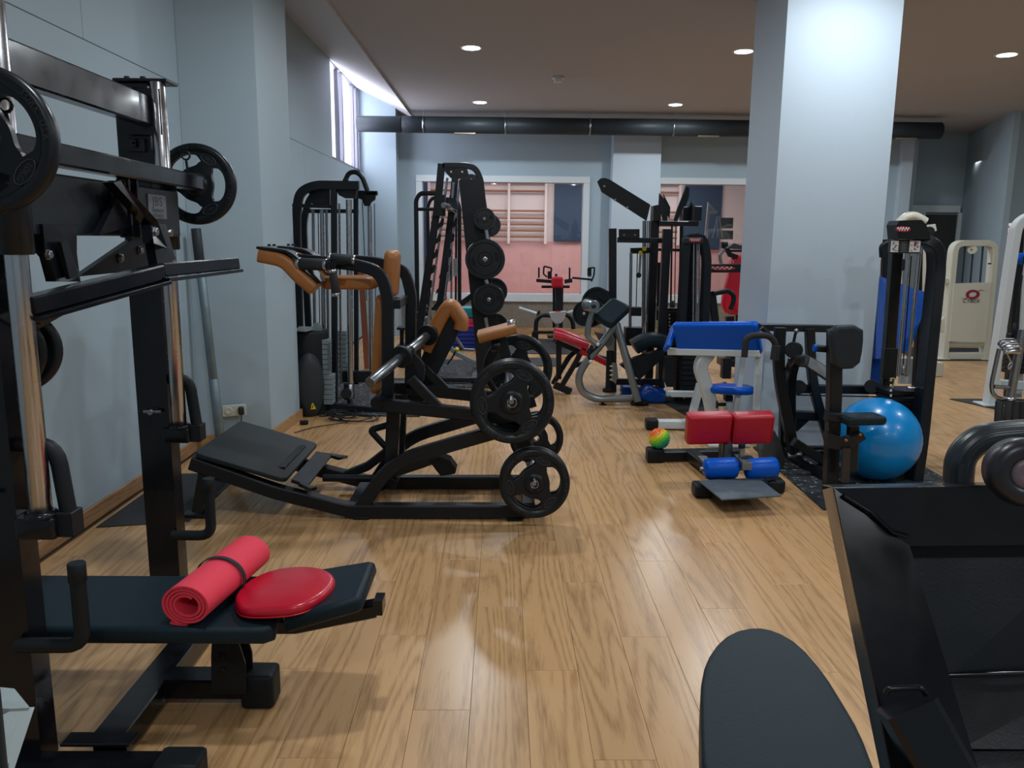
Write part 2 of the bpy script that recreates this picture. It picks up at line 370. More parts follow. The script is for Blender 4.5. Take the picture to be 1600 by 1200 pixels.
# left pillar (slightly skewed front) and big pillar
def prism(pts, z0, z1, nm, m):
    g = G(); slab(g, pts, z0, z1, None, 0.004, 1, False); return struct(g, nm, m)
prism([(XL + 0.002, 5.86), (-1.775, 6.07), (-1.745, 6.83), (XL + 0.002, 6.83)], 0, 3.9, 'pillar_left', WALL)
prism([(1.985, 5.98), (2.80, 5.98), (2.80, 6.85), (2.02, 6.85)], 0, CEIL, 'pillar_right', PILM)
# back wall with two interior windows
bw = thing('wall_back', None, None, (2, YB, 0)); bw['kind'] = 'structure'
def wb(x0, x1, z0, z1, y=YB, t=0.2, nm='wall_section', m=WALL, par=None, ch=0.003):
    g = G(); box(g, ((x0 + x1) / 2, y + t / 2, (z0 + z1) / 2), (x1 - x0, t, z1 - z0), ch=ch); return build(g, nm, m, par or bw)
wb(XL, -1.31, 0, 3.95); wb(-1.31, 1.31, 2.47, 3.5); wb(-1.31, 1.31, 0, 0.67); wb(1.31, 2.56, 0, 3.5)
wb(2.56, 4.7, 2.47, 3.5); wb(2.56, 4.7, 0, 0.67); wb(4.7, 6.72, 0, 3.5)
wb(XL, -1.68, 0, 3.95, YB - 0.35, 0.35, 'pier', WALL)
wb(1.74, 2.50, 0, 3.5, YB - 0.28, 0.28, 'pier', PILM)
wb(6.5, 6.72, 0, 3.5, YB + 0.201, 0.85, 'pier', WALL); wb(6.42, 6.6, 0, 3.5, YB - 0.12, 0.119, 'pier', PILM)
g = G(); plate3(g, [(6.3, 14.4, 0), (8.25, 14.4, 0), (8.25, 14.4, 3.5), (6.3, 14.4, 3.5)], (0, 0.1, 0)); struct(g, 'wall_alcove', WALL)
for i, (x0, x1) in enumerate(((-1.31, 1.31), (2.56, 4.7))):
    wd = thing('window_%d' % (i + 2), None, None, ((x0 + x1) / 2, YB, 0.67)); wd['kind'] = 'structure'
    g = G()
    box(g, ((x0 + x1) / 2, YB - 0.012, 2.52), (x1 - x0 + 0.2, 0.03, 0.1)); 
    for x in (x0 - 0.05, x1 + 0.05): box(g, (x, YB - 0.012, 1.568), (0.1, 0.03, 1.8))
    build(g, 'window_frame', WHT, wd)
    g = G(); box(g, ((x0 + x1) / 2, YB - 0.02, 0.61), (x1 - x0 + 0.3, 0.06, 0.13)); build(g, 'window_sill', WHT, wd)
    cg = mat('clear_glass', (1, 1, 1), 0.0); cg.node_tree.nodes['Principled BSDF'].inputs['Transmission Weight'].default_value = 1.0
    g = G(); box(g, ((x0 + x1) / 2, YB + 0.1, 1.57), (x1 - x0, 0.008, 1.8), ch=0.001); build(g, 'pane', cg, wd)
# wainscot and skirtings
g = G(); box(g, (-0.0, YB - 0.012, 0.33), (3.3, 0.02, 0.44)); box(g, (3.6, YB - 0.012, 0.33), (2.2, 0.02, 0.44)); struct(g, 'trim_wainscot', WAIN)
g = G(); box(g, (0.03, YB - 0.025, 0.055), (3.4, 0.03, 0.11)); box(g, (4.3, YB - 0.025, 0.055), (3.6, 0.03, 0.11)); struct(g, 'baseboard_back', BSX)
g = G(); box(g, (XL + 0.008, 1.3, 0.045), (0.018, 9.1, 0.09)); struct(g, 'baseboard_left', BSB)
g = G(); plate3(g, [(-1.77, 6.04, 0), (-1.735, 6.85, 0), (-1.735, 6.85, 0.09), (-1.77, 6.04, 0.09)], (0.018, 0, 0))
plate3(g, [(XL, 5.85, 0), (-1.76, 6.06, 0), (-1.76, 6.06, 0.09), (XL, 5.85, 0.09)], (0, -0.018, 0)); struct(g, 'baseboard_pillar', BSX)
# studio behind the windows: pink walls
g = G()
plate3(g, [(-2.3, 16.4, 0), (7, 16.4, 0), (7, 16.4, 1.53), (-2.3, 16.4, 1.53)], (0, 0.1, 0)); struct(g, 'wall_studio', PNK)
g = G()
plate3(g, [(-2.3, 16.4, 1.53), (7, 16.4, 1.53), (7, 16.4, 3.5), (-2.3, 16.4, 3.5)], (0, 0.1, 0)); struct(g, 'wall_studio_upper', PNKL)
g = G(); plate3(g, [(-2.4, 13.6, 0), (-2.4, 16.4, 0), (-2.4, 16.4, 3.5), (-2.4, 13.6, 3.5)], (0.1, 0, 0)); struct(g, 'wall_studio_left', PNK)
g = G(); plate3(g, [(6.0, 13.6, 0), (6.0, 16.4, 0), (6.0, 16.4, 3.5), (6.0, 13.6, 3.5)], (0.1, 0, 0)); struct(g, 'wall_studio_right', PNKL)
# blue wall mats hung in the studio
for i, (x0, x1, z0, z1, lb) in enumerate(((1.02, 1.62, 1.53, 2.75, 'navy gym mat on the studio wall at the right end of the left window'), (3.62, 4.35, 1.4, 2.75, 'navy gym mat on the studio wall in the right window'), (-1.72, -1.5, 0.9, 2.75, 'navy gym mat at the left edge of the left window'))):
    g = G(); slab(g, rrect(x1 - x0, z1 - z0, 0.02), -0.03, 0.03, frame(((x0 + x1) / 2, 16.31, (z0 + z1) / 2), (1, 0, 0), (0, 0, 1)), 0.01)
    tag(build(g, 'wall_mat', NAVY, None, ((x0 + x1) / 2, 16.31, z0)), lb, 'mat', 'mats on the studio wall')
def wall_bars(x0, x1, posts, lb):
    t = thing('wall_bars', lb, 'wall bars', ((x0 + x1) / 2, 16.3, 1.5), 'stall bars in the studio')
    for x in posts:
        g = G(); box(g, (x, 16.28, 2.1), (0.05, 0.12, 1.25)); build(g, 'upright', PNKL, t)
    for z in (1.62, 1.74, 1.86, 1.98, 2.12, 2.50, 2.66):
        g = G(); tube(g, [(x0, 16.24, z), (x1, 16.24, z)], 0.02, 8); build(g, 'rail', BARW, t)
wall_bars(-1.45, 0.85, (-1.45, -0.7, 0.12, 0.85), 'wooden stall bars seen through the left interior window')
wall_bars(3.0, 3.5, (3.0, 3.5), 'wooden stall bars seen through the right interior window')
# right-hand walls: alcove side, wall with the third window, doors
rw_ = thing('wall_right', None, None, (7.4, 12, 0)); rw_['kind'] = 'structure'
g = G(); plate3(g, [(8.12, 14.4, 0), (7.42, 12.0, 0), (7.42, 12.0, 3.5), (8.12, 14.4, 3.5)], (0.08, -0.02, 0)); build(g, 'wall_section', WALL, rw_)
wb(7.42, 9.6, 1.87, 3.5, 12.0, 0.15, par=rw_); wb(7.42, 9.6, 0, 0.52, 12.0, 0.15, par=rw_, m=WHT); wb(7.42, 7.46, 0.52, 1.87, 12.0, 0.15, par=rw_)
g = G(); box(g, (8.3, 11.98, 0.05), (1.75, 0.03, 0.1)); struct(g, 'baseboard_right', BSX)
g = G(); plate3(g, [(8.3, 14.2, 0.3), (10.4, 14.2, 0.3), (10.4, 14.2, 1.35), (8.3, 14.2, 1.35)], (0, 0.05, 0)); struct(g, 'wall_studio_far', PNK)
g = G(); plate3(g, [(8.3, 14.25, 0), (10.4, 14.25, 0), (10.4, 14.25, 3.5), (8.3, 14.25, 3.5)], (0, 0.05, 0)); struct(g, 'wall_studio_far_upper', PNKL)
t = thing('wall_bars', 'wooden stall bars seen through the far right window', 'wall bars', (8.9, 14.1, 1.4), 'stall bars in the studio')
for x in (8.2, 8.75, 9.5):
    g = G(); box(g, (x, 14.12, 1.6), (0.05, 0.1, 0.7)); build(g, 'upright', PNKL, t)
for z in (1.42, 1.52, 1.62, 1.74, 1.86):
    g = G(); tube(g, [(8.1, 14.08, z), (9.9, 14.08, z)], 0.018, 8); build(g, 'rail', BARW, t)
# closing walls out of frame
g = G(); plate3(g, [(8.9, -3.2, 0), (8.9, 14, 0), (8.9, 14, 3.5), (8.9, -3.2, 3.5)], (0.1, 0, 0)); struct(g, 'wall_far_right', WALL)
g = G(); plate3(g, [(-2.4, -3.2, 0), (9, -3.2, 0), (9, -3.2, 3.95), (-2.4, -3.2, 3.95)], (0, 0.1, 0)); struct(g, 'wall_front', WALL)
# door_1 in the alcove
dr = thing('door_1', None, None, (7.6, 14.3, 0)); dr['kind'] = 'structure'
g = G()
for x0, x1, z0, z1 in ((6.4, 8.0, 2.10, 2.22), (7.25, 7.40, 0, 2.1), (7.98, 8.1, 0, 2.1), (6.7, 7.25, 0, 2.1)): box(g, ((x0 + x1) / 2, 14.30, (z0 + z1) / 2), (x1 - x0, 0.06, z1 - z0))
build(g, 'door_frame', WHT, dr)
g = G(); box(g, (7.68, 14.32, 1.03), (0.62, 0.03, 2.06)); dl = build(g, 'door_leaf', mat('dark_doorway', (0.035, 0.038, 0.036), 0.6), dr)
g = G(); box(g, (6.98, 14.26, 1.95), (0.16, 0.02, 0.4)); build(g, 'glazing', mat('dark_glass', (0.01, 0.01, 0.02), 0.1), dr)
# joint lines and switch etc.
def fixture(x, y):
    t = thing('ceiling_light', 'round recessed downlight in the ceiling', 'light', (x, y, CEIL), 'recessed downlights')
    g = G(); lathe(g, [(0.085, -0.004), (0.112, -0.008), (0.118, 0.0)], (x, y, CEIL), (0, 0, 1), 28); build(g, 'frame', WHT, t)
    g = G(); lathe(g, [(0.0, -0.007), (0.09, -0.007), (0.09, -0.002)], (x, y, CEIL), (0, 0, 1), 28); build(g, 'diffuser', mat('lamp_diffuser', (1, 1, 1), 0.5, emis=(0.93, 0.97, 1), estr=14), t)
    return t
FL = {(2.42, 11.8): 'far right downlight of the two nearest the duct', (-0.33, 11.8): 'far left downlight of the two nearest the duct', (-0.33, 8.55): 'larger downlight at the left of the ceiling', (2.42, 8.55): 'downlight just left of the big pillar', (5.1, 8.55): 'downlight right of the big pillar'}
for x, y in LIGHTS:
    if y > 5: 
        t = fixture(x, y)
        if (x, y) in FL: t['label'] = 'round recessed ' + FL[(x, y)]
        else: t['label'] = 'round recessed downlight ' + {(-0.33, 5.25): 'nearest the camera over the squat machine, above the picture edge', (2.42, 5.25): 'right in front of the big pillar, above the picture edge', (5.1, 5.25): 'above the picture edge at the far right', (5.1, 11.8): 'hidden behind the big pillar near the duct'}[(x, y)]
# duct
t = thing('air_duct', 'long dark grey round ventilation duct under the ceiling', 'duct', (2.3, 12.55, 3.1))
dz = 3.245
g = G(); cyl(g, (-2.2, 12.6, dz), (-1.53, 12.6, dz - 0.0), 0.118, 28); build(g, 'duct_end', DUCT, t)
xs = [-1.52, -1.2, 0.03, 1.3, 2.56, 3.82, 5.1, 6.63]
for i in range(len(xs) - 1):
    g = G(); lathe(g, [(0.118, 0), (0.122, 0.004), (0.122, xs[i + 1] - xs[i] - 0.006), (0.118, xs[i + 1] - xs[i])], (xs[i], 12.6, dz), (1, 0, 0), 28); build(g, 'duct_section', DUCT, t)
for x in xs[1:-1]:
    g = G(); lathe(g, [(0.124, -0.012), (0.128, -0.012), (0.128, 0.012), (0.124, 0.012)], (x, 12.6, dz), (1, 0, 0), 24); tube(g, [(x, 12.6, dz + 0.12), (x, 12.6, CEIL)], 0.005, 6); build(g, 'hanger', STL, t)
for x in (-0.58, 3.1, 6.1):
    g = G(); box(g, (x, 12.6, dz - 0.122), (0.32, 0.09, 0.025)); build(g, 'grille', mat('brass_grille', (0.25, 0.21, 0.16), 0.4, 0.5), t)
# emergency light/sensor
t = thing('ceiling_sensor', 'small grey sensor box on the ceiling between the downlights', 'sensor', (0.64, 9.95, CEIL))
g = G(); box(g, (0.64, 9.95, CEIL - 0.012), (0.14, 0.1, 0.024)); build(g, 'mounting_plate', WHT, t)
g = G(); slab(g, rrect(0.09, 0.07, 0.01), 0, 0.05, frame((0.64, 9.93, CEIL - 0.07), (1, 0, 0), (0, 1, 0)), 0.01); build(g, 'housing', WHT, t)
g = G(); box(g, (8.0, 12.9, CEIL - 0.015), (0.35, 0.35, 0.03)); tag(build(g, 'ceiling_vent', WHT, None, (8.0, 12.9, CEIL)), 'small flat vent on the ceiling above the alcove', 'vent')
# wall socket with plug on the left pillar
c = P(366, 641, 5.93)
t = thing('wall_socket', 'cream double wall socket with a black plug on the left pillar', 'socket', c)
g = G(); xd = V((0.475, 0.21, 0)).normalized(); M_ = frame(c, xd, (0, 0, 1))
slab(g, rrect(0.17, 0.085, 0.008), -0.006, 0.012, M_, 0.004); build(g, 'cover_plate', CRM, t)
for k in (-1, 1):
    g = G(); lathe(g, [(0.0, 0.014), (0.018, 0.014), (0.026, 0.018), (0.03, 0.012)], c + xd * 0.042 * k, M_.col[2].xyz, 18); build(g, 'outlet', CRM, t)
g = G(); slab(g, rrect(0.04, 0.06, 0.01), 0.014, 0.06, M_ @ Matrix.Translation(V((0.046, 0, 0))), 0.008); q = c + xd * 0.046 + M_.col[2].xyz * 0.05
tube(g, [q + V((0, 0, -0.02)), q + V((0, -0.02, -0.1)), q + V((0.02, -0.02, -0.25)), q + V((0.06, -0.03, -0.42))], 0.004, 6, 0.05); tag(build(g, 'power_plug', GRYD, None, q), 'black power plug with hanging cord in the pillar socket', 'plug')
# metal pole leaning in the corner
a, b = PX(306, 357, -2.16), P(345, 682, 5.75); b.z = 0.012
t = thing('steel_pole', 'worn grey steel pole leaning in the corner by the pillar', 'pole', b)
dv = (a - b)
for k0, k1, r_, m_ in ((0, 0.33, 0.034, GAL), (0.33, 0.82, 0.031, GAL), (0.82, 1.0, 0.034, GRYD)):
    g = G(); cyl(g, b + dv * k0, b + dv * k1, r_, 16); build(g, 'pole_section', m_, t)
# floor mats
def flat_mat(pts, th, m, lb, nm='floor_mat'):
    g = G(); slab(g, [(p.x, p.y) for p in pts], 0.001, th, None, 0.002, 1, False); c = sum(pts, V((0, 0, 0))) / len(pts); return tag(build(g, nm, m, None, (c.x, c.y, 0)), lb, 'mat')
flat_mat([V((-2.18, 4.15, 0)), V((-1.72, 4.25, 0)), V((-1.72, 5.2, 0)), V((-2.18, 5.15, 0))], 0.006, MATG, 'thin black mat on the floor against the left wall')
# ============================================================ WEIGHT PLATES
def rot_to(o, axis, spin=0.0):
    ax = V(axis).normalized(); q = V((0, 0, 1)).rotation_difference(ax)
    o.rotation_mode = 'QUATERNION'; from mathutils import Quaternion
    o.rotation_quaternion = q @ Quaternion((0, 0, 1), spin)
def child_mesh(g, name, m, parent):
    me = bpy.data.meshes.new(name); me.from_pydata([tuple(v) for v in g.v], [], g.f); me.polygons.foreach_set('use_smooth', g.s); me.materials.append(m)
    o = bpy.data.objects.new(name, me); COL.objects.link(o)
    if parent is not None: o.parent = parent
    return o
def grip_plate_mesh(R, th, spin0=0.0, nh=3):
    """rubber plate with three kidney-shaped grips; lies in XY, faces +Z"""
    g = G(); n = 72; rh, ri = 0.30 * R, 0.80 * R; t2 = th * 0.28; half = math.radians(41)
    rm = 0.585 * R; hw = 0.155 * R
    fr = []
    for j in range(n):
        a = 2 * PI * j / n; d = min(abs((a - (spin0 + 2 * PI * k / nh) + PI) % (2 * PI) - PI) for k in range(nh))
        t = min(1, d / half); h = hw * (max(0, 1 - t ** 4)) ** 0.5 if t < 1 else 0
        fr.append((a, rm - h, rm + h, h > 0))
    vs = []
    for a, r1, r2, _ in fr:
        for r in (rh, r1, r2, ri):
            for z in (t2, -t2): vs.append((r * math.cos(a), r * math.sin(a), z))
    fs = []
    for j in range(n):
        k = (j + 1) % n; A, B = j * 8, k * 8
        fs += [[A, A + 2, B + 2, B], [A + 1, B + 1, B + 3, A + 3], [A + 4, A + 6, B + 6, B + 4], [A + 5, B + 5, B + 7, A + 7]]
        if fr[j][3] or fr[k][3]: fs += [[A + 2, A + 3, B + 3, B + 2], [A + 4, B + 4, B + 5, A + 5]]
    g.add(vs, fs, False)
    h = th / 2
    lathe(g, [(ri - 0.01 * R, -t2), (0.83 * R, -h * 0.9), (0.93 * R, -h), (0.985 * R, -h * 0.75), (R, -h * 0.25), (R, h * 0.25), (0.985 * R, h * 0.75), (0.93 * R, h), (0.83 * R, h * 0.9), (ri - 0.01 * R, t2)], (0, 0, 0), (0, 0, 1), 64)
    g.f = g.f[:-2]; g.s = g.s[:-2]
    for s in (1, -1): lathe(g, [(0.31 * R, t2 * 0.8), (0.27 * R, h * 0.9), (0.21 * R, h * 1.12), (0.115 * R, h * 1.12), (0.115 * R, 0)], (0, 0, 0), (0, 0, s), 40); g.f = g.f[:-2]; g.s = g.s[:-2]
    return g
def arc_text(g, s, R, z, size, mid):
    """raised letters along an arc, reading clockwise, centred on angle mid (degrees)"""
    step = size * 0.78 / R; n = len(s)
    for i, c in enumerate(s):
        if c == ' ': continue
        a = math.radians(mid) - (i - (n - 1) / 2) * step
        M_ = Matrix.Translation(V((R * math.cos(a), R * math.sin(a), z))) @ Matrix.Rotation(a - PI / 2, 4, 'Z')
        text(g, c, M_, size); text(g, c, M_ @ Matrix.Translation(V((0, 0, 0.0012))), size)
_pl = {}
LET = mat('raised_rubber_lettering', (0.035, 0.042, 0.052), 0.3)
def grip_plate(c, axis, R, th, kg, label, group, spin=0.0):
    key = (R, th, kg)
    t = bpy.data.objects.new('weight_plate', None); COL.objects.link(t); t.location = V(c); rot_to(t, axis, spin); t.empty_display_size = 0.1
    tag(t, label, 'weight plate', group)
    if key not in _pl:
        b = child_mesh(grip_plate_mesh(R, th), 'rubber_disc', PLT, t)
        g = G(); lathe(g, [(0.095 * R, -th * 0.5), (0.12 * R, -th * 0.5), (0.125 * R, th * 0.56), (0.12 * R, th * 0.6), (0.095 * R, th * 0.6), (0.095 * R, -th * 0.5)], (0, 0, 0), (0, 0, 1), 28); g.f = g.f[:-2]; g.s = g.s[:-2]
        s = child_mesh(g, 'steel_bush', STL, t)
        g = G(); z = th / 2 + 0.0006
        for k in range(3): arc_text(g, 'YORK USA', 0.885 * R, z, 0.115 * R, 60 + 120 * k - 60); 
        for k in range(3):
            a = math.radians(60 + 120 * k); cx, cy = 0.70 * R * math.cos(a), 0.70 * R * math.sin(a)
            M_ = Matrix.Translation(V((cx, cy, th * 0.28 + 0.002))) @ Matrix.Rotation(a - PI / 2, 4, 'Z')
            text(g, kg, M_, 0.125 * R)
            el = [(0.2 * R * math.cos(q * PI / 12), 0.1 * R * math.sin(q * PI / 12)) for q in range(25)]
            sweep(g, [M_ @ V((x, y, 0)) for x, y in el[:-1]], cir(0.011 * R, 6), (0, 0, 1), True, True)
        l = child_mesh(g, 'lettering', LET, t); l['kind'] = 'stuff'; _pl[key] = (b, s, l)
    else:
        for q in _pl[key]: o = q.copy(); COL.objects.link(o); o.parent = t
    return t
def disc_plate(c, axis, R, th, label, group, slots=2, sides=14):
    """olympic plate with faceted rim and grip slots"""
    t = bpy.data.objects.new('weight_plate', None); COL.objects.link(t); t.location = V(c); rot_to(t, axis, 0.2); t.empty_display_size = 0.1
    tag(t, label, 'weight plate', group); key = ('d', R, th)
    if key not in _pl:
        g = G(); h = th / 2
        lathe(g, [(0.10 * R, -h), (0.80 * R, -h), (0.82 * R, -h), (0.97 * R, -h), (R, -h * 0.4), (R, h * 0.4), (0.97 * R, h), (0.82 * R, h), (0.79 * R, h * 0.55), (0.36 * R, h * 0.55), (0.33 * R, h), (0.12 * R, h), (0.10 * R, h * 0.8)], (0, 0, 0), (0, 0, 1), sides * 2, False)
        b = child_mesh(g, 'rubber_disc', BLM, t)
        s = []
        for k in range(slots):
            g = G(); a = 2 * PI * k / slots; M_ = Matrix.Rotation(a, 4, 'Z') @ Matrix.Translation(V((0.6 * R, 0, h * 0.55)))
            slab(g, rrect(0.18 * R, 0.42 * R, 0.09 * R, 5), 0, 0.003, M_, 0.001)
            s.append(child_mesh(g, 'grip_slot', mat('deep_black', (0.003, 0.003, 0.003), 0.8), t))
        g = G(); lathe(g, [(0.07 * R, h * 0.9), (0.13 * R, h * 0.9), (0.13 * R, h * 1.15), (0.11 * R, h * 1.25), (0.07 * R, h * 1.25)], (0, 0, 0), (0, 0, 1), 20); l = child_mesh(g, 'steel_bush', CHR, t)
        _pl[key] = (b, *s, l)
    else:
        for q in _pl[key]: o = q.copy(); COL.objects.link(o); o.parent = t
    return t
def bolt(g, c, n, r=0.011):
    lathe(g, [(r * 1.3, 0), (r * 1.3, 0.003), (r, 0.003), (r, 0.010), (r * 0.8, 0.012)], c, n, 6, False)

# ============================================================ SMITH MACHINE (left foreground)
YN, YF = 2.16, 3.22      # near / far upright
t = thing('smith_machine', 'tall glossy black smith machine with chrome guide rods at the left edge', 'smith machine', (-1.35, 2.7, 0))
XU = -1.40
for Y in (YN, YF):
    fx = 0.0 if Y == YN else -0.04
    g = G(); box(g, (XU + (0.012 if Y == YN else 0), Y, 1.07), (0.125, 0.085, 2.10), ch=0.006); build(g, 'upright', BLK, t)
    g = G(); box(g, (-1.36, Y, 2.125), (0.20, 0.11, 0.012)) if Y == YF else box(g, (-1.40, Y, 2.125), (0.13, 0.1, 0.012))
    for dx in (-0.03, 0.03): bolt(g, (-1.39 + dx, Y - 0.02, 2.131), (0, 0, 1))
    build(g, 'top_plate', BLM, t)
    g = G(); cyl(g, (-1.262 + fx, Y - 0.035, 0.80), (-1.262 + fx, Y - 0.035, 2.12), 0.029, 24); build(g, 'guide_rod', CHR, t)
    g = G(); slab(g, rrect(0.11, 0.085, 0.012), 0, 0.06, frame((-1.272 + fx, Y - 0.02, 0.73), (1, 0, 0), (0, 1, 0)), 0.005); lathe(g, [(0.042, 0), (0.042, 0.012), (0.034, 0.016)], (-1.262 + fx, Y - 0.035, 0.79), (0, 0, 1), 24); build(g, 'rod_bracket', BLK, t)
    g = G(); cyl(g, (-1.262 + fx, Y - 0.035, 1.50), (-1.262 + fx, Y - 0.035, 1.80), 0.045, 28); build(g, 'bearing_sleeve', BLM, t)
    # catch handle: inverted U from upright down to the bracket
    g = G(); tube(g, [(XU + 0.03, Y, 0.985), (-1.225 + fx, Y - 0.0, 0.985), (-1.20 + fx, Y - 0.01, 0.78)], 0.022, 12, 0.06); box(g, (-1.20 + fx, Y - 0.01, 0.765), (0.045, 0.06, 0.07)); build(g, 'catch_handle', RUB, t)
    # J handle low on the upright
    zj = 0.44 if Y == YN else 0.36
    xj = -1.165 + fx * 0.6
    g = G(); tube(g, [(XU + 0.05, Y - 0.06, zj - 0.02), (xj, Y - 0.06, zj - 0.02), (xj, Y - 0.06, zj + 0.20)], 0.021, 12, 0.05); cyl(g, (xj, Y - 0.06, zj + 0.17), (xj, Y - 0.06, zj + 0.225), 0.024); build(g, 'j_hook', RUB, t)
    g = G(); cyl(g, (-1.40, Y - 0.045, 0.86), (-1.40, Y - 0.075, 0.86), 0.012)
    tube(g, [(-1.43, Y - 0.06, 0.86), (-1.36, Y - 0.06, 0.86)], 0.007, 8); build(g, 'lock_pin', STL, t)
    yb = Y - (0.07 if Y == YN else 0); g = G(); sq(g, [(XU - 0.15, yb, 0.035), (-0.96 if Y == YN else -1.2, yb, 0.035)], 0.10, 0.07, ref=(0, 1, 0)); build(g, 'base_foot', BLK, t)
    g = G(); slab(g, rrect(0.10, 0.085, 0.012), 0, 0.13, frame((-0.98 if Y == YN else -1.26, yb, 0.043), (0, 1, 0), (0, 0, 1)), 0.015); build(g, 'rubber_end_cap', RUB, t)
g = G(); box(g, (-1.18, 2.165, 0.085), (0.20, 0.06, 0.012)); build(g, 'joint_plate', BLK, t)
g = G(); box(g, (-1.165, 2.72, 0.05), (0.10, 1.06, 0.075), ch=0.004); build(g, 'base_beam', BLK, t)
g = G(); box(g, (-1.35, 2.66, 2.015), (0.055, 1.02, 0.11), ch=0.006); box(g, (-1.35, YF - 0.055, 2.01), (0.13, 0.012, 0.17))
for z in (2.09, 1.90): bolt(g, (-1.39, YF - 0.06, z), (0, -1, 0), 0.012)
build(g, 'top_crossbeam', BLK, t)
g = G(); box(g, (-1.39, YF - 0.05, 1.89), (0.07, 0.02, 0.05)); bolt(g, (-1.39, YF - 0.06, 1.89), (0, -1, 0), 0.012); build(g, 'bolt_plate', BLK, t)
# press carriage
g = G(); sweep(g, [(-1.21, 2.03, 1.765), (-1.245, 3.36, 1.765)], rprof(0.06, 0.06), (1, 0, 0)); build(g, 'carriage_bar', BLK, t)
g = G(); box(g, (-1.26, 2.66, 1.635), (0.03, 1.02, 0.17), ch=0.004); build(g, 'carriage_panel', BLM, t)
g = G(); box(g, (-1.243, 2.97, 1.655), (0.004, 0.15, 0.085), ch=0.001); sg = build(g, 'sign_plate', mat('brushed_sign', (0.20, 0.22, 0.24), 0.35, 0.7), t)
g = G(); M_ = frame((-1.2405, 2.97, 1.672), (0, 1, 0), (0, 0, 1)); text(g, 'JBS', M_, 0.045, 0, 1.5); text(g, 'PREMIUM', M_ @ Matrix.Translation(V((0, -0.032, 0))), 0.018, 0, 1.3); text(g, 'FITNESS', M_ @ Matrix.Translation(V((0, -0.05, 0))), 0.018, 0, 1.4); build(g, 'sign_lettering', mat('sign_ink', (0.02, 0.02, 0.025), 0.5), sg)
g = G()
for Y in (2.70, 2.76): box(g, (-1.235, Y, 1.64), (0.04, 0.012, 0.19))
plate3(g, [(-1.22, 2.66, 1.72), (-1.22, 2.66, 1.58), (-1.22, 2.46, 1.55)], (0.02, 0, 0)); build(g, 'gusset', BLK, t)
g = G(); plate3(g, [PX(168, 285, -1.20), PX(180, 282, -1.20), PX(238, 345, -1.16), PX(256, 380, -1.14), PX(254, 388, -1.14), PX(232, 380, -1.14), PX(228, 350, -1.18)], (0.035, 0.0, 0)); build(g, 'curved_arm', BLK, t); g = G(); bolt(g, PX(241, 362, -1.12), (1, 0, 0), 0.014); build(g, 'bolt', STL, t)
g = G(); plate3(g, [PX(228, 352, -1.17), PX(252, 350, -1.17), PX(268, 405, -1.15), PX(240, 418, -1.15)], (0.03, 0, 0)); build(g, 'arm_bracket', BLK, t)
g = G(); cyl(g, P(254, 362, 2.95), P(269, 364, 2.95), 0.014, 16); build(g, 'stop_pin', CHR, t)
g = G(); plate3(g, [PX(58, 350, -1.25), PX(112, 350, -1.25), PX(112, 395, -1.25), PX(118, 440, -1.25), PX(80, 440, -1.25), PX(70, 402, -1.25), PX(62, 392, -1.25)], (0.03, 0, 0)); build(g, 'hanger_bracket', BLK, t); g = G(); bolt(g, PX(74, 398, -1.232), (1, 0, 0), 0.012); build(g, 'bolt', STL, t)
g = G(); plate3(g, [PX(92, 378, -1.22), PX(104, 378, -1.22), PX(120, 432, -1.22), PX(106, 436, -1.22)], (0.012, 0, 0)); build(g, 'rib_plate', BLM, t)
g = G(); plate3(g, [PX(118, 432, -1.30), PX(202, 374, -1.30), PX(202, 352, -1.30), PX(232, 352, -1.30), PX(240, 420, -1.30)], (0.02, 0, 0))
build(g, 'triangular_gusset', BLM, t)
for q in ((187, 403), (218, 391)): g = G(); bolt(g, PX(q[0], q[1], -1.288), (1, 0, 0), 0.013); build(g, 'bolt', STL, t)
# foot platform: tilted L-section plate
e0, e1, e2 = PX(42, 478, -1.25), PX(248, 425, -1.13), P(365, 412, 3.12)
g = G(); sweep(g, [e0, e1], rprof(0.05, 0.05), (1, 0, 0)); sweep(g, [e1 + V((0.0, 0, 0.005)), e2], rprof(0.05, 0.045), (0, 1, 0)); 
sweep(g, [e0 - V((0, 0, .032)), e1 - V((0, 0, .032))], rprof(0.09, 0.012), (1, 0, 0)); sweep(g, [e1 - V((0, 0, .03)), e2 - V((0, 0, .03))], rprof(0.08, 0.012), (0, 1, 0)); build(g, 'foot_platform', BLK, t)
g = G(); a_, b_, c_ = PX(46, 488, -1.27), PX(146, 464, -1.2), PX(60, 512, -1.3)
plate3(g, [a_, b_, c_, c_ + V((-0.02, -0.05, 0))], (0, 0, 0.008)); 
for i in range(5):
    for j in range(5 - i):
        q = a_.lerp(b_, 0.08 + 0.18 * i).lerp(c_, 0.12 + 0.17 * j) if i + j < 5 else a_
        lathe(g, [(0.008, 0), (0.006, 0.003)], q + V((0, -0.01, -0.006)), (0, -0.3, -1), 8)
build(g, 'checker_plate', BLM, t)
g = G(); cyl(g, (-1.215, 1.95, 1.765), (-1.215, 2.06, 1.765), 0.017, 20); build(g, 'sleeve', CHR, t)
g = G(); cyl(g, (-1.26, 3.33, 1.765), (-1.27, 3.5, 1.765), 0.016, 20); build(g, 'sleeve', CHR, t)
for Y, s in ((2.02, 1), (3.40, 1)):
    g = G(); zc = V((-1.215 + 0.045, Y - 0.035 * s, 1.85)) if Y < 3 else V((-1.27, Y - 0.06, 1.87))
    sweep(g, [zc + V((0.016 * math.cos(a), 0, 0.016 * math.sin(a))) for a in [i * PI / 6 for i in range(12)]], cir(0.004, 6), (0, 1, 0), True, True); tube(g, [zc - V((0, 0, 0.016)), zc - V((0.0, -0.01, 0.06))], 0.005, 6); build(g, 'eye_bolt', BLM, t)
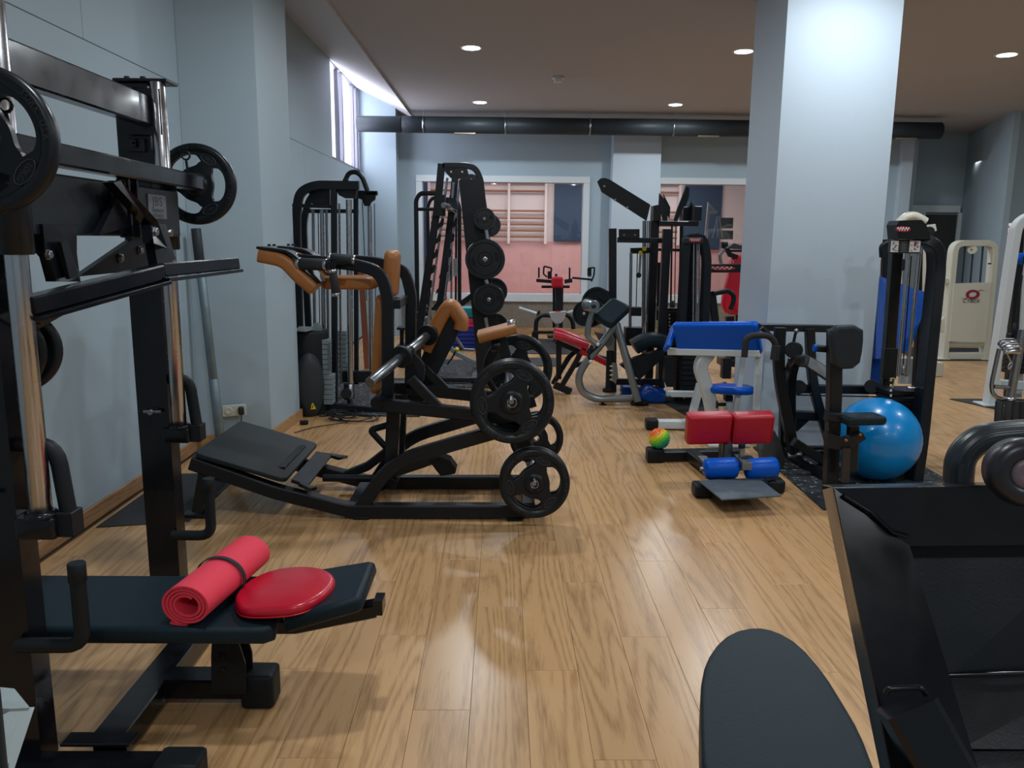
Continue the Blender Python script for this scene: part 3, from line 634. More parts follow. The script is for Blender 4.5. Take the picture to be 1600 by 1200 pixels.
grip_plate((-1.20, 1.93, 1.765), (0.10, -1, 0.02), 0.17, 0.042, '10KG', 'black grip plate on the near smith machine bar end, cut by the left edge', 'grip plates on the smith machine', 0.5)
grip_plate((-1.275, 3.45, 1.765), (0.02, -1, 0), 0.165, 0.042, '10KG', 'black grip plate on the far end of the smith machine bar by the wall', 'grip plates on the smith machine', 0.0)
# plates stored behind the near upright
for k in range(3):
    c = V((-1.50 + 0.02 * k, 2.30 + 0.05 * k, 1.21)); 
    g = G(); R_ = 0.13; lathe(g, [(0.02, -0.018), (R_ - 0.01, -0.018), (R_, -0.008), (R_, 0.008), (R_ - 0.01, 0.018), (R_ * 0.8, 0.018), (R_ * 0.75, 0.01), (0.03, 0.012)], c, (0.5, -1, 0), 40)
    tag(build(g, 'storage_plate', PLT, None, c), 'small black plate hung behind the near smith upright, ' + ('nearest of three', 'middle of three', 'farthest of three')[k], 'weight plate', 'plates stored behind the smith upright')
# silver thing cut by the bottom left corner
t = thing('grey_machine_corner', 'pale grey metal frame corner with a black pad in the bottom left corner', 'exercise machine', (-0.86, 1.25, 0))
a_, b_, c_ = P(42, 1112, 1.25), P(-60, 1080, 1.25), P(-20, 1300, 1.05)
g = G(); plate3(g, [P(0, 1078, 1.33), P(20, 1080, 1.33), P(44, 1110, 1.22), P(14, 1112, 1.2), P(-40, 1110, 1.2), P(-40, 1080, 1.3)], (0.004, 0.004, 0.008)); plate3(g, [P(14, 1112, 1.2), P(44, 1110, 1.22), P(-6, 1260, 1.10), P(-40, 1260, 1.08)], (0.01, 0.02, 0)); 
sq(g, [P(-30, 1200, 1.12), V((-0.95, 1.1, 0.0))], 0.06, 0.06); build(g, 'frame', mat('pale_grey_metal', (0.36, 0.43, 0.44), 0.4), t)
g = G(); slab(g, rrect(0.16, 0.24, 0.05, 6), 0, 0.05, frame(P(-88, 1160, 1.1), (1, 0.5, 0), (0, 0.1, 1)), 0.02, 4); build(g, 'pad', VIN, t)

# ============================================================ FLAT BENCH with mat and cushion
t = thing('flat_bench', 'low black vinyl bench with a tilted end section, reaching out of the smith machine', 'bench', (-1.0, 2.35, 0))
g = G(); zt = 0.40
A_, B_, C_, D_ = PZ(70, 895, zt), PZ(352, 905, zt), PZ(428, 980, zt), PZ(70, 968, zt)
slab(g, [(-1.8, 2.24), (C_.x - 0.03, 2.24), (C_.x, 2.265), (C_.x - 0.06, 2.63), (-1.8, 2.63)], zt - 0.055, zt, None, 0.016, 4); build(g, 'main_pad', VIN, t)
# head section tilted up to the right
o_ = V((-0.66, 2.44, 0.37)); dx = V((0.27, 0.0, 0.062)).normalized()
g = G(); slab(g, [(0.02, -0.185), (0.235, -0.145), (0.25, -0.13), (0.25, 0.14), (0.235, 0.155), (-0.04, 0.19)], 0, 0.05, frame(o_, dx, (0, 1, 0)), 0.016, 4); build(g, 'head_pad', VIN, t)
g = G(); sq(g, [(-1.5, 2.44, 0.315), (-0.66, 2.44, 0.315), (-0.40, 2.44, 0.372)], 0.06, 0.045); box(g, (-0.39, 2.44, 0.385), (0.03, 0.07, 0.05)); build(g, 'pad_rail', BLK, t)
g = G()
for Y in (2.435, 2.505): slab(g, [(-0.93, 0.30), (-0.94, 0.20), (-0.945, 0.07), (-0.83, 0.07), (-0.83, 0.18), (-0.86, 0.30)], Y - 0.004, Y + 0.004, Matrix(((1, 0, 0, 0), (0, 0, 1, 0), (0, 1, 0, 0), (0, 0, 0, 1))))
build(g, 'support_post', BLM, t)
g = G()
for z in (0.255, 0.205, 0.155): lathe(g, [(0.0, 0.001), (0.011, 0.001), (0.011, 0.0)], (-0.905, 2.428, z), (0, -1, 0), 16)
build(g, 'adjustment_holes', mat('deep_black', (0.003, 0.003, 0.003), 0.8), t)
g = G(); sq(g, [(-1.11, 2.50, 0.07), (-0.76, 2.50, 0.07)], 0.10, 0.07); build(g, 'foot_beam', BLK, t)
g = G(); slab(g, rrect(0.105, 0.12, 0.015), 0, 0.11, frame((-0.86, 2.50, 0.062), (0, 1, 0), (0, 0, 1)), 0.015, 3); build(g, 'rubber_foot', RUB, t)
# rolled red mat: spiral
p0, p1 = PZ(290, 943, 0.475), PZ(382, 868, 0.475)
ax = (p1 - p0).normalized(); L_ = (p1 - p0).length; L_ = max(L_, 0.42); r0 = 0.072
t = thing('rolled_exercise_mat', 'rolled coral red foam mat with a black strap lying across the bench', 'exercise mat', ((p0 + p1) / 2 - V((0, 0, 0.065))))
ex = ax.cross(V((0, 0, 1))).normalized(); p0.z = p1.z = 0.402 + r0 * 0.92; p0 = p0
def spiral(dr):
    out = []
    N_ = 110; turns = 3.6
    for i in range(N_ + 1):
        k = i / N_; a = -PI * 0.5 + 2 * PI * turns * (1 - k); r = (0.031 + (r0 - 0.031 - 0.004) * k) + dr
        out.append((r * math.cos(a) * 1.12, r * math.sin(a) * 0.92))
    e = out[-1]; out += [(e[0] + 0.03, e[1]), (e[0] + 0.055, e[1] + 0.002)]
    return out
g = G(); so, si = spiral(0.0038), spiral(-0.0038); n = len(so); vs = []; fs = []
for q in (p0, p0 + ax * L_):
    for x, y in so: vs.append(q + ex * -x + V((0, 0, y)))
    for x, y in si: vs.append(q + ex * -x + V((0, 0, y)))
for i in range(n - 1):
    a_, b_, c_, d_ = i, i + 1, 2 * n + i + 1, 2 * n + i
    fs.append([a_, b_, c_, d_]); fs.append([n + i + 1, n + i, 3 * n + i, 3 * n + i + 1]); 
g.add(vs, fs, True); g.add(vs, [[i, n + i, n + i + 1, i + 1] for i in range(n - 1)] + [[2 * n + i, 2 * n + i + 1, 3 * n + i + 1, 3 * n + i] for i in range(n - 1)] + [[n - 1, 2 * n - 1, 4 * n - 1, 3 * n - 1]])
build(g, 'foam_roll', PINK, t)
g = G(); q_ = p0 + ax * L_ * 0.5; sweep(g, [q_ + ex * (-(r0 + 0.0015) * 1.12 * math.cos(i * PI / 20)) + V((0, 0, (r0 + 0.0015) * 0.92 * math.sin(i * PI / 20))) for i in range(40)], rprof(0.016, 0.003), ax, False, True); build(g, 'strap', FOAM, t)
# red cushion: teardrop pad leaning on the mat
ctr = PZ(448, 925, 0.435); t = thing('red_cushion', 'red vinyl teardrop cushion resting on the end of the bench', 'cushion', ctr - V((0, 0, 0.04)))
ol = []
for px, py in ((368, 945), (366, 930), (385, 908), (418, 892), (455, 886), (492, 887), (518, 896), (526, 910), (515, 928), (490, 945), (462, 955), (425, 958), (378, 957)):
    q = PZ(px, py, 0.430 + (px - 370) / 160 * 0.03); ol.append(q)
z0 = 0.437; tl = frame((ctr.x, ctr.y, 0.421), V((1, 0, 0.12)), (0, 1, 0)); inv = tl.inverted()
o2 = [tuple((inv @ q).xy) for q in ol]
def smooth_loop(o, it=2):
    for _ in range(it):
        r = []
        for i in range(len(o)):
            a, b = o[i], o[(i + 1) % len(o)]; r += [(a[0] * .75 + b[0] * .25, a[1] * .75 + b[1] * .25), (a[0] * .25 + b[0] * .75, a[1] * .25 + b[1] * .75)]
        o = r
    return o
g = G(); slab(g, smooth_loop(o2), 0.0, 0.034, tl, 0.016, 5, True, 0.012); build(g, 'cover', REDC, t)
lp = smooth_loop(o2); g = G(); sweep(g, [tl @ V((x * 1.004, y * 1.004, 0.005)) for x, y in lp], cir(0.0028, 6), (0, 0, 1), True, True); build(g, 'piping', REDC, t)
# ============================================================ LEVERAGE SQUAT MACHINE (centre left)
YA, YZ = 4.34, 4.88
t = thing('leverage_squat_machine', 'black plate-loaded squat machine with tan leather pads and sloping footplate', 'exercise machine', (-0.5, 4.6, 0))
def both(pts, w, h, nm, f=0.0, ys=(YA, YZ), m=BLM):
    base = PP(pts, YA)
    for Y in ys:
        g = G(); sq(g, [V((p.x, Y, p.z)) for p in base], w, h, f); build(g, nm, m, t)
both([(300, 722), (432, 768), (548, 797), (820, 797)], 0.075, 0.075, 'base_rail', 0.05)
# curved support arm rising from the base
both([(556, 805), (612, 722), (740, 684), (842, 655)], 0.06, 0.075, 'curved_support', 0.16)
both([(592, 632), (700, 643), (812, 655)], 0.06, 0.07, 'lever_beam', 0.05)
both([(642, 592), (685, 637)], 0.05, 0.055, 'lever_strut')
both([(612, 640), (607, 742)], 0.055, 0.075, 'lever_post', 0, (YA + 0.1, YZ - 0.1))
g = G(); tube(g, [P(590, 628, YA) + V((0, -0.04, 0)), P(590, 628, YA) + V((0, YZ - YA + 0.06, 0))], 0.034, 18); build(g, 'pivot_tube', BLM, t)
# feet / crossbars
g = G(); box(g, (-0.83, 4.61, 0.04), (0.08, 0.5, 0.06)); build(g, 'crossbar', BLM, t)
g = G(); box(g, (0.16, 4.61, 0.05), (0.07, 0.52, 0.07)); build(g, 'crossbar', BLM, t)
for x, y in ((-0.78, YA), (-0.78, YZ), (0.08, YA), (0.08, YZ)):
    g = G(); box(g, (x, y, 0.008), (0.09, 0.09, 0.016)); build(g, 'rubber_foot', RUB, t)
for Y, xx in ((YA, -1.70), (5.06, -1.78)):
    g = G(); sq(g, [(-1.64, Y, 0.31), (xx, Y + 0.0, 0.03)], 0.05, 0.06); box(g, (xx, Y, 0.012), (0.16, 0.08, 0.022)); build(g, 'front_leg', BLM, t)
# footplate
a_, b_ = P(302, 716, 4.30), P(446, 758, 4.30); dx = (b_ - a_); W_ = dx.length
g = G(); slab(g, rrect(W_, 0.80, 0.045, 6), -0.012, 0.014, frame((a_ + b_) / 2 + V((0, 0.40, 0.02)), dx, (0, 1, 0)), 0.005, 2); build(g, 'footplate', mat('footplate_rubber', (0.012, 0.018, 0.022), 0.5, spec=0.3, bump=0.3, bscale=180), t)
g = G(); M_ = frame(b_ + V((0.07, 0.34, 0.0)), dx, (0, 1, 0)); slab(g, rrect(0.10, 0.62, 0.01), -0.01, 0.01, M_, 0.003); slab(g, [(-0.0, -0.31), (0.1, -0.31), (0.07, -0.36), (0.0, -0.33)], -0.01, 0.01, M_, 0.002); slab(g, [(-0.02, 0.31), (0.1, 0.31), (0.14, 0.40)], -0.01, 0.01, M_, 0.002)
build(g, 'toe_plate', BLM, t)
g = G(); box(g, tuple((a_ + b_) / 2 + V((0, 0.4, -0.03))), (W_ * 0.8, 0.5, 0.03), Matrix.Identity(4)); build(g, 'footplate_frame', BLM, t)
g = G(); tube(g, PP([(505, 747), (612, 748)], 4.6), 0.022, 12); build(g, 'link_tube', BLM, t)
g = G(); sq(g, PP([(540, 742), (575, 728), (618, 695)], 4.75), 0.05, 0.05); build(g, 'link_brace', BLM, t)
g = G(); sq(g, PP([(600, 742), (660, 722), (688, 712)], 4.5), 0.05, 0.06); build(g, 'block_arm', BLM, t)
g = G(); pts = PP([(672, 716), (688, 710), (704, 716), (714, 730), (712, 736), (690, 740), (682, 730)], 4.5); plate3(g, pts, (0, 0.11, 0)); build(g, 'stop_block', RUB, t)
g = G(); tube(g, PP([(606, 664), (578, 672), (608, 704)], 4.7), 0.02, 12, 0.03); build(g, 'release_handle', RUB, t)
g = G(); cyl(g, P(612, 757, 4.45), P(612, 757, 4.45) + V((0, 0.3, 0)), 0.03); cyl(g, P(612, 757, 4.44), P(612, 757, 4.44) + V((0, 0.05, 0)), 0.014); build(g, 'pivot_bearing', RUB, t)
# storage sleeve with collars
s0, s1 = P(578, 598, 3.98), P(684, 511, 4.92); dv = s1 - s0
for k0, k1 in ((0.0, 0.42), (0.52, 0.80), (0.84, 1.0)):
    g = G(); cyl(g, s0 + dv * k0, s0 + dv * k1, 0.027 if k0 < .8 else 0.026, 20); build(g, 'chrome_sleeve', STL, t)
g = G(); cyl(g, s0 + dv * 0.40, s0 + dv * 0.54, 0.030, 20); build(g, 'sleeve_core', BLM, t)
for k in (0.415, 0.83):
    g = G(); cyl(g, s0 + dv * (k - 0.012), s0 + dv * (k + 0.012), 0.062, 28); build(g, 'sleeve_collar', RUB, t)
both([(652, 600), (655, 576), (640, 560)], 0.04, 0.05, 'sleeve_mount', 0.03, (YA + 0.1,))
# angled chest pad on wide post
YC = 4.93
g = G(); pts = PP([(699, 483), (722, 503), (712, 530), (655, 640), (628, 610), (660, 556), (686, 500)], YC); plate3(g, pts, (0, 0.07, 0)); build(g, 'pad_post', BLM, t)
def padsweep(pts, Y, w, th, nm='tan_pad', f=0.05, m=TAN):
    g = G(); path = fillet(PP(pts, Y), f, 6); sweep(g, path, rrect(w, th, min(w, th) * 0.35, 4), (0, 1, 0), True); return build(g, nm, m, t)
padsweep([(665, 545), (690, 494), (704, 474), (722, 501), (720, 514)], YC, 0.17, 0.085, f=0.08)
padsweep([(748, 526), (806, 511)], 4.9, 0.26, 0.06)
g = G(); sq(g, PP([(782, 524), (795, 570)], 4.86), 0.05, 0.06); cyl(g, P(768, 540, 4.85), P(782, 540, 4.85), 0.035, 16); build(g, 'seat_bracket', BLM, t)
g = G(); cyl(g, P(793, 506, 4.86), P(805, 503, 4.86), 0.02, 10); build(g, 'pad_end_bolt', CHR, t)
# backrest column and frame
for Y in (4.46, 4.88):
    g = G(); pts = [(606, 626), (606, 500), (607, 470), (596, 426), (560, 414), (466, 406)]; base = PP(pts, 4.46)
    sq(g, [V((p.x + (0.08 if Y > 4.6 else 0), Y, p.z)) for p in base], 0.06, 0.064, 0.16); build(g, 'curved_upright', BLM, t)
    g = G(); a_ = base[-1]; cyl(g, V((a_.x - 0.002, Y, a_.z)), V((a_.x - 0.03, Y, a_.z + 0.002)), 0.04, 18); build(g, 'end_ring', CHR, t)
for y0, y1 in ((470, 480), (560, 568)):
    a_ = P(618, y0, 4.5); b_ = P(618, y1, 4.5); g = G(); box(g, ((a_.x) - 0.0, 4.67, (a_.z + b_.z) / 2), (0.06, 0.40, 0.05)); build(g, 'frame_rung', BLM, t)
def bpad(x0, x1, y0, y1, Ya, Yb, nm='tan_pad', tilt=0.0):
    a_ = P((x0 + x1) / 2, y0, Ya); b_ = P((x0 + x1) / 2 + tilt, y1, Ya); th = (P(x1, y0, Ya) - P(x0, y0, Ya)).length * 0.75; h = (a_ - b_).length
    g = G(); slab(g, rrect(h, Yb - Ya, 0.05, 5), -th / 2, th / 2, frame((a_ + b_) / 2 + V((0, (Yb - Ya) / 2, 0)), a_ - b_, (0, 1, 0)), th * 0.35, 4); return build(g, nm, TAN, t)
bpad(584, 602, 462, 618, 4.50, 4.82, tilt=-9)
bpad(596, 624, 391, 466, 4.56, 4.78, tilt=-4)
g = G(); a_ = P(541, 443, 4.5); slab(g, rrect(0.30, 0.30, 0.05), -0.035, 0.035, frame(a_ + V((0, 0.15, 0)), (1, 0, 0), (0, 1, 0)), 0.02, 4); build(g, 'tan_pad', TAN, t)
# shoulder pads
for Y in (4.36, 4.76):
    base = PP([(402, 399), (442, 407), (462, 430), (488, 452)], 4.36)
    g = G(); sweep(g, fillet([V((p.x, Y + 0.08, p.z)) for p in base], 0.12, 6), rrect(0.16, 0.075, 0.024, 4), (0, 1, 0), True); pd = build(g, 'shoulder_pad', TAN, t)
    base = PP([(400, 387), (450, 393), (470, 410), (500, 442)], 4.36)
    g = G(); sweep(g, fillet([V((p.x, Y + 0.08, p.z)) for p in base], 0.1, 5), rprof(0.15, 0.014), (0, 1, 0)); bp = build(g, 'pad_backing', BLM, pd)
    g = G()
    for px in (414, 422): q = P(px, 385, 4.36); bolt(g, (q.x, Y + 0.08, q.z), (0, 0, 1), 0.009)
    build(g, 'pad_bolts', BLM, pd)
def grip(a, b, r=0.024):
    a, b = V(a), V(b); d = (b - a).normalized(); g = G(); cyl(g, a, b, r, 16); o = build(g, 'hand_grip', FOAM, t)
    for q0, q1 in ((a - d * 0.016, a), (b, b + d * 0.016)): g = G(); cyl(g, q0, q1, r * 1.08, 16); build(g, 'grip_ring', CHR, o)
grip(P(470, 412, 4.38), P(508, 414, 4.34), 0.032); grip(P(517, 403, 4.42), P(550, 406, 4.42)); grip(P(520, 426, 4.32), P(525, 458, 4.32), 0.022)
g = G(); sq(g, PP([(508, 412), (540, 410)], 4.38), 0.04, 0.02); sq(g, PP([(520, 412), (520, 424)], 4.33), 0.025, 0.03); build(g, 'handle_plate', BLM, t)
# axles for plates
for x_, y_, n_ in ((799, 628, 'axle'), (834, 756, 'axle')):
    c = P(x_, y_, 4.02 if y_ < 700 else 4.08)
    g = G(); cyl(g, c, V((c.x, 5.26, c.z)), 0.013, 14); cyl(g, V((c.x, 4.22, c.z)), V((c.x, 4.95, c.z)), 0.028, 14); build(g, n_, CHR if 0 else STL, t)
g = G(); a_ = P(800, 628, 4.2); b_ = P(835, 755, 4.2)
sq(g, [V((a_.x, 4.5, a_.z)), V((b_.x, 4.5, b_.z))], 0.05, 0.06); sq(g, [V((a_.x, 4.75, a_.z)), V((b_.x, 4.75, b_.z))], 0.05, 0.06); build(g, 'plate_link', BLM, t)
GR = 'grip plates on the squat machine'
grip_plate((a_.x, 4.20, a_.z), (-0.03, -1, 0.04), 0.226, 0.05, '20KG', 'large grip plate on the near upper axle of the squat machine, outermost', GR, 0.09)
grip_plate((a_.x, 4.255, a_.z), (-0.03, -1, 0.04), 0.226, 0.05, '20KG', 'large grip plate on the near upper squat machine axle, inner one behind its twin', GR, 0.11)
grip_plate((b_.x, 4.20, b_.z), (-0.03, -1, 0.04), 0.193, 0.046, '15KG', 'medium grip plate low on the near side of the squat machine, nearest the floor', GR, 0.14)
grip_plate((b_.x, 4.25, b_.z), (-0.03, -1, 0.04), 0.193, 0.046, '15KG', 'medium grip plate low on the near side, half hidden behind its twin', GR, 0.14)
q = P(809, 576, 5.16); grip_plate((q.x, 5.16, q.z), (-0.03, -1, 0.04), 0.226, 0.05, '20KG', 'large grip plate on the far upper axle, under the tan seat pad', GR, 0.3)
q = P(838, 684, 5.18); grip_plate((q.x, 5.18, q.z), (-0.03, -1, 0.04), 0.18, 0.046, '15KG', 'medium grip plate on the far lower axle, seen between the two near plates', GR, 0.3)
# ============================================================ CABLE TRAINER behind the pillar
def tubeP(nm, pts, Y, r, m=BLM, f=0.0, par=None, n=12):
    g = G(); tube(g, PP(pts, Y), r, n, f); return build(g, nm, m, par or t)
def sqP(nm, pts, Y, w, h, m=BLM, f=0.0, par=None, ref=(0, 1, 0)):
    g = G(); sq(g, PP(pts, Y), w, h, f, ref); return build(g, nm, m, par or t)
def plP(nm, pts, Y, th, m=BLM, par=None):
    g = G(); plate3(g, PP(pts, Y), (0, th, 0)); return build(g, nm, m, par or t)
def boxP(nm, x0, y0, x1, y1, Y, th, m=BLM, par=None, ch=0.004):
    a_, b_ = P(x0, y0, Y), P(x1, y1, Y); g = G(); box(g, ((a_.x + b_.x) / 2, Y + th / 2, (a_.z + b_.z) / 2), (abs(b_.x - a_.x), th, abs(a_.z - b_.z)), ch=ch); return build(g, nm, m, par or t)
t = thing('cable_trainer', 'tall black cable trainer with two pale grey weight stacks behind the left pillar', 'exercise machine', (-1.4, 7.6, 0))
g = G(); slab(g, [(-1.75, 7.0), (-0.72, 6.95), (-0.72, 8.9), (-1.9, 8.9)], 0.001, 0.012, None, 0.002, 1, False); tag(build(g, 'floor_mat', MATT, None, (-1.3, 7.9, 0)), 'speckled black rubber mat under the cable trainer', 'mat')
sqP('corner_post', [(470, 640), (463, 335), (468, 300), (492, 289), (561, 290)], 7.25, 0.055, 0.075, f=0.14)
sqP('corner_post', [(486, 600), (474, 345), (484, 310), (500, 298)], 7.9, 0.05, 0.06, f=0.1)
sqP('crossbar', [(457, 321), (520, 323)], 7.3, 0.05, 0.03); sqP('crossbar', [(478, 330), (560, 330)], 7.7, 0.05, 0.035)
sqP('hole_column', [(523, 628), (522, 292)], 7.25, 0.05, 0.05); sqP('hole_column', [(557, 600), (556, 290)], 7.6, 0.045, 0.04)
g = G()
for k in range(30): lathe(g, [(0, 0.0), (0.006, 0)], P(531, 330 + k * 9, 7.22), (0, -1, 0), 6)
o = build(g, 'hole_strip', STL, t); o['kind'] = 'stuff'
for x, y0, y1, Y, r_ in ((545, 620, 312, 7.3, 0.027), (530, 600, 318, 7.35, 0.010), (577, 590, 322, 7.9, 0.022), (503, 540, 328, 7.4, 0.020), (489, 540, 328, 7.5, 0.014), (510, 540, 328, 7.4, 0.012)):
    tubeP('guide_rod', [(x + 3, y0), (x, y1)], Y, r_, CHR if r_ > .015 else STL)
for a_, b_, Y in (((566, 315), (573, 470), 7.8), ((585, 318), (588, 560), 7.9), ((497, 328), (500, 535), 7.4)): tubeP('cable', [a_, b_], Y, 0.004, RUB)
plP('pulley_housing', [(484, 296), (516, 296), (516, 320), (490, 320), (484, 312)], 7.35, 0.05); plP('pulley_housing', [(525, 294), (558, 294), (556, 310), (540, 310), (530, 305)], 7.3, 0.05)
plP('pulley_housing', [(560, 300), (588, 300), (586, 312), (580, 316), (578, 322), (570, 322), (566, 312), (560, 310)], 7.8, 0.05)
sqP('top_arm', [(556, 301), (590, 302)], 7.8, 0.05, 0.04)
tubeP('curved_top_bar', [(538, 285), (545, 270), (556, 268), (566, 276), (574, 298)], 7.6, 0.022, f=0.1)
g = G(); cyl(g, P(540, 284, 7.4), P(540, 284, 7.8), 0.03); build(g, 'pulley', RUB, t)
# weight stacks
for x0, x1, y0, y1, Y, n_ in ((494, 514, 531, 633, 7.0, 13), (518, 541, 517, 596, 7.85, 11)):
    for k in range(n_):
        a_ = y0 + (y1 - y0) * k / n_; b_ = y0 + (y1 - y0) * (k + 1) / n_ - 0.6; boxP('weight_block', x0, a_, x1 + (6 if k > 6 else 0), b_, Y, 0.12, GRYS, ch=0.003)
plP('stack_top', [(488, 532), (488, 512), (492, 504), (498, 504), (503, 512), (503, 532)], 7.05, 0.03, GRYS)
boxP('number_plate', 513, 535, 517, 580, 6.98, 0.01, STL)
sqP('base_tube', [(470, 628), (520, 634), (610, 642)], 7.12, 0.06, 0.05, f=0.1); sqP('base_tube', [(555, 620), (620, 615)], 8.0, 0.06, 0.05)
boxP('lower_carriage', 534, 580, 590, 598, 7.4, 0.08); boxP('lower_carriage', 537, 600, 552, 625, 7.25, 0.06, RUB)
g = G(); cyl(g, P(541, 615, 7.2), P(541, 615, 7.3), 0.05); build(g, 'pulley', RUB, t)
g = G(); cyl(g, P(547, 635, 7.25), P(547, 600, 7.25), 0.03); build(g, 'rod_foot', CHR, t)
# side boards
t = thing('wooden_slat', 'narrow reddish wooden slat leaning behind the cable trainer', 'plank', P(573, 533, 9.4) * V((1, 1, 0)) if False else V((P(573, 533, 9.4).x, 9.4, 0.2)))
sqP('board', [(564, 420), (574, 578)], 9.6, 0.02, 0.07, mat('red_brown_wood', (0.22, 0.07, 0.035), 0.5))
# ============================================================ PA speaker, board and cables
t = thing('loudspeaker', 'black active loudspeaker with a yellow warning triangle standing by the left pillar', 'loudspeaker', (-1.7, 6.98, 0))
g = G(); f_ = frame((-1.705, 7.10, 0.02), (1, 0.18, 0), (-0.18, 1, 0))
slab(g, [(-0.2, -0.14), (0.10, -0.14), (0.16, -0.05), (0.16, 0.14), (-0.2, 0.14)], 0, 0.73, f_, 0.02, 3); build(g, 'cabinet', RUB, t)
g = G(); c_ = PP([(482, 596)], 6.86)[0]; lathe(g, [(0.0, 0.05), (0.12, 0.045), (0.165, 0.02), (0.175, 0.0)], (0, 0, 0), (0, 0, 1), 32)
f2 = frame(c_ - V((0.01, -0.08, 0.05)), (1, 0.35, 0), (0, 0, 1)); g.v = [f2 @ V((v.x * 0.72, v.y * 1.65, v.z)) for v in g.v]; build(g, 'woofer_grille', GRYD, t)
g = G(); q = [P(483, 640, 6.90), P(494, 639, 6.90), P(488.5, 629, 6.90)]; plate3(g, q, (0.0, 0.004, 0)); wt = build(g, 'warning_triangle', YEL, t)
g = G(); plate3(g, [P(488, 637, 6.896), P(489.4, 637, 6.896), P(489, 632.5, 6.896), P(488.2, 632.5, 6.896)], (0, 0.002, 0)); build(g, 'warning_mark', RUB, wt)
g = G(); q = [P(462, 523, 6.9), P(478, 526, 6.86), P(497, 513, 7.15), P(468, 513, 7.2)]; z_ = 0.765; q = [V((v.x, v.y, z_)) for v in q]; plate3(g, q, (0, 0, 0.012)); tag(build(g, 'tray', mat('grey_tray', (0.30, 0.33, 0.34), 0.3), None, q[0]), 'thin grey tray lying on top of the loudspeaker', 'tray')
random.seed(5)
for k in range(5):
    pts = []; cx, cy = (-1.42 + 0.04 * k, 6.86 - 0.02 * k) if k < 3 else (-1.30 + 0.08 * (k - 3), 6.80)
    n_ = 14 if k < 4 else 22
    for i in range(n_):
        a = i * 0.62 + k; r_ = (0.08 + 0.07 * random.random()) * (1 if k < 3 else 1.3); pts.append(V((cx + r_ * 1.3 * math.cos(a), cy + r_ * 0.8 * math.sin(a), 0.018 + 0.05 * random.random() * (k < 3))))
    if k == 4: pts += [V((-1.55, 6.5, 0.01)), V((-1.66, 6.3, 0.01))]
    g = G(); tube(g, pts, 0.005 if k < 4 else 0.004, 6, 0.06, 3); tag(build(g, 'audio_cable', RUB, None, (cx, cy, 0)), ('tangled black cable at the speaker foot, %s' % ('leftmost coil', 'second coil from the left', 'middle coil', 'flat loop on the boards to the right', 'thin cord trailing towards the pillar')[k]), 'cable', 'cables in front of the speaker')
g = G(); slab(g, rrect(0.07, 0.035, 0.008), 0, 0.035, frame((-1.66, 6.62, 0.004), (1, 0.3, 0), (0, 1, 0)), 0.008); tag(build(g, 'cable_connector', RUB, None, (-1.66, 6.62, 0)), 'small black connector on the floor at the foot of the pillar', 'connector')

# ============================================================ SLANTED SMITH RACK with plate tower
g = G(); slab(g, [(-1.0, 8.45), (0.1, 8.35), (0.1, 10.3), (-1.1, 10.4)], 0.001, 0.012, None, 0.002, 1, False); tag(build(g, 'floor_mat', MATT, None, (-0.5, 9.3, 0)), 'speckled dark rubber mat under the slanted smith rack', 'mat')
t = thing('slanted_smith_rack', 'black slanted smith rack with a wide side panel carrying weight plates', 'smith machine', (-0.4, 8.9, 0))
for Y in (8.62,):
    plP('side_panel', [(717, 281), (751, 279), (757, 330), (765, 420), (787, 560), (789, 603), (747, 603), (741, 520), (727, 380)], Y, 0.05)
plP('side_panel', [(735, 290), (755, 285), (762, 330), (775, 480), (783, 560), (760, 560)], 9.9, 0.05)
sqP('top_arch', [(692, 259), (726, 258), (742, 262), (751, 278), (757, 335)], 8.66, 0.06, 0.06, f=0.15)
sqP('top_arch', [(720, 282), (738, 274), (748, 282), (757, 320)], 9.5, 0.05, 0.05, f=0.1)
plP('top_plate', [(694, 263), (730, 263), (733, 276), (716, 280), (704, 278), (695, 268)], 8.6, 0.02)
g = G(); bolt(g, P(705, 269, 8.6), (0, -1, 0), 0.012); bolt(g, P(722, 269, 8.6), (0, -1, 0), 0.012); o = build(g, 'bolts', STL, t); o['kind'] = 'stuff'
for dx, Y in ((0, 8.66), (21, 9.3)):
    sqP('slanted_rail', [(690 + dx, 256 + dx * 1.1), (684 + dx * 1.1, 320), (646 + dx * 1.35, 575)], Y, 0.06, 0.075, f=0.05)
    rod = (3 if dx else 0); tubeP('guide_rod', [(699 + dx * .9, 278 + dx * .5), (662 + dx, 560)], Y + 0.15, 0.014, CHR)
    for k in range(6 + (1 if dx else 0)):
        s_ = k / 6.5; cx = 686 + dx - s_ * 30; cy = 346 + s_ * 150 * 1.05
        plP('rack_hook', [(cx - 6, cy + 10), (cx + 2, cy + 1), (cx + 5, cy - 6), (cx + 8, cy - 4), (cx + 7, cy + 6), (cx, cy + 11), (cx - 8, cy + 17)], Y + 0.02, 0.02)
tubeP('guide_rod', [(709, 285), (706, 315)], 9.2, 0.012, CHR)
plP('carriage', [(679, 303), (696, 305), (696, 338), (677, 337)], 8.58, 0.06); plP('carriage', [(695, 308), (712, 310), (716, 322), (715, 330), (700, 332)], 9.2, 0.06)
g = G(); cyl(g, P(693, 321, 8.3), P(693, 321, 8.3) + V((0.03, 0.28, 0)), 0.028); build(g, 'bar_sleeve', STL, t)
g = G(); cyl(g, P(697, 322, 8.7), P(712, 331, 9.1), 0.022); build(g, 'bar_sleeve', CHR, t)
sqP('base_tube', [(676, 593), (750, 593)], 8.62, 0.06, 0.05); 
g = G(); sq(g, [(-0.30, 8.65, 0.04), (-0.32, 9.95, 0.04)], 0.06, 0.05, ref=(1, 0, 0)); build(g, 'base_tube', BLM, t)
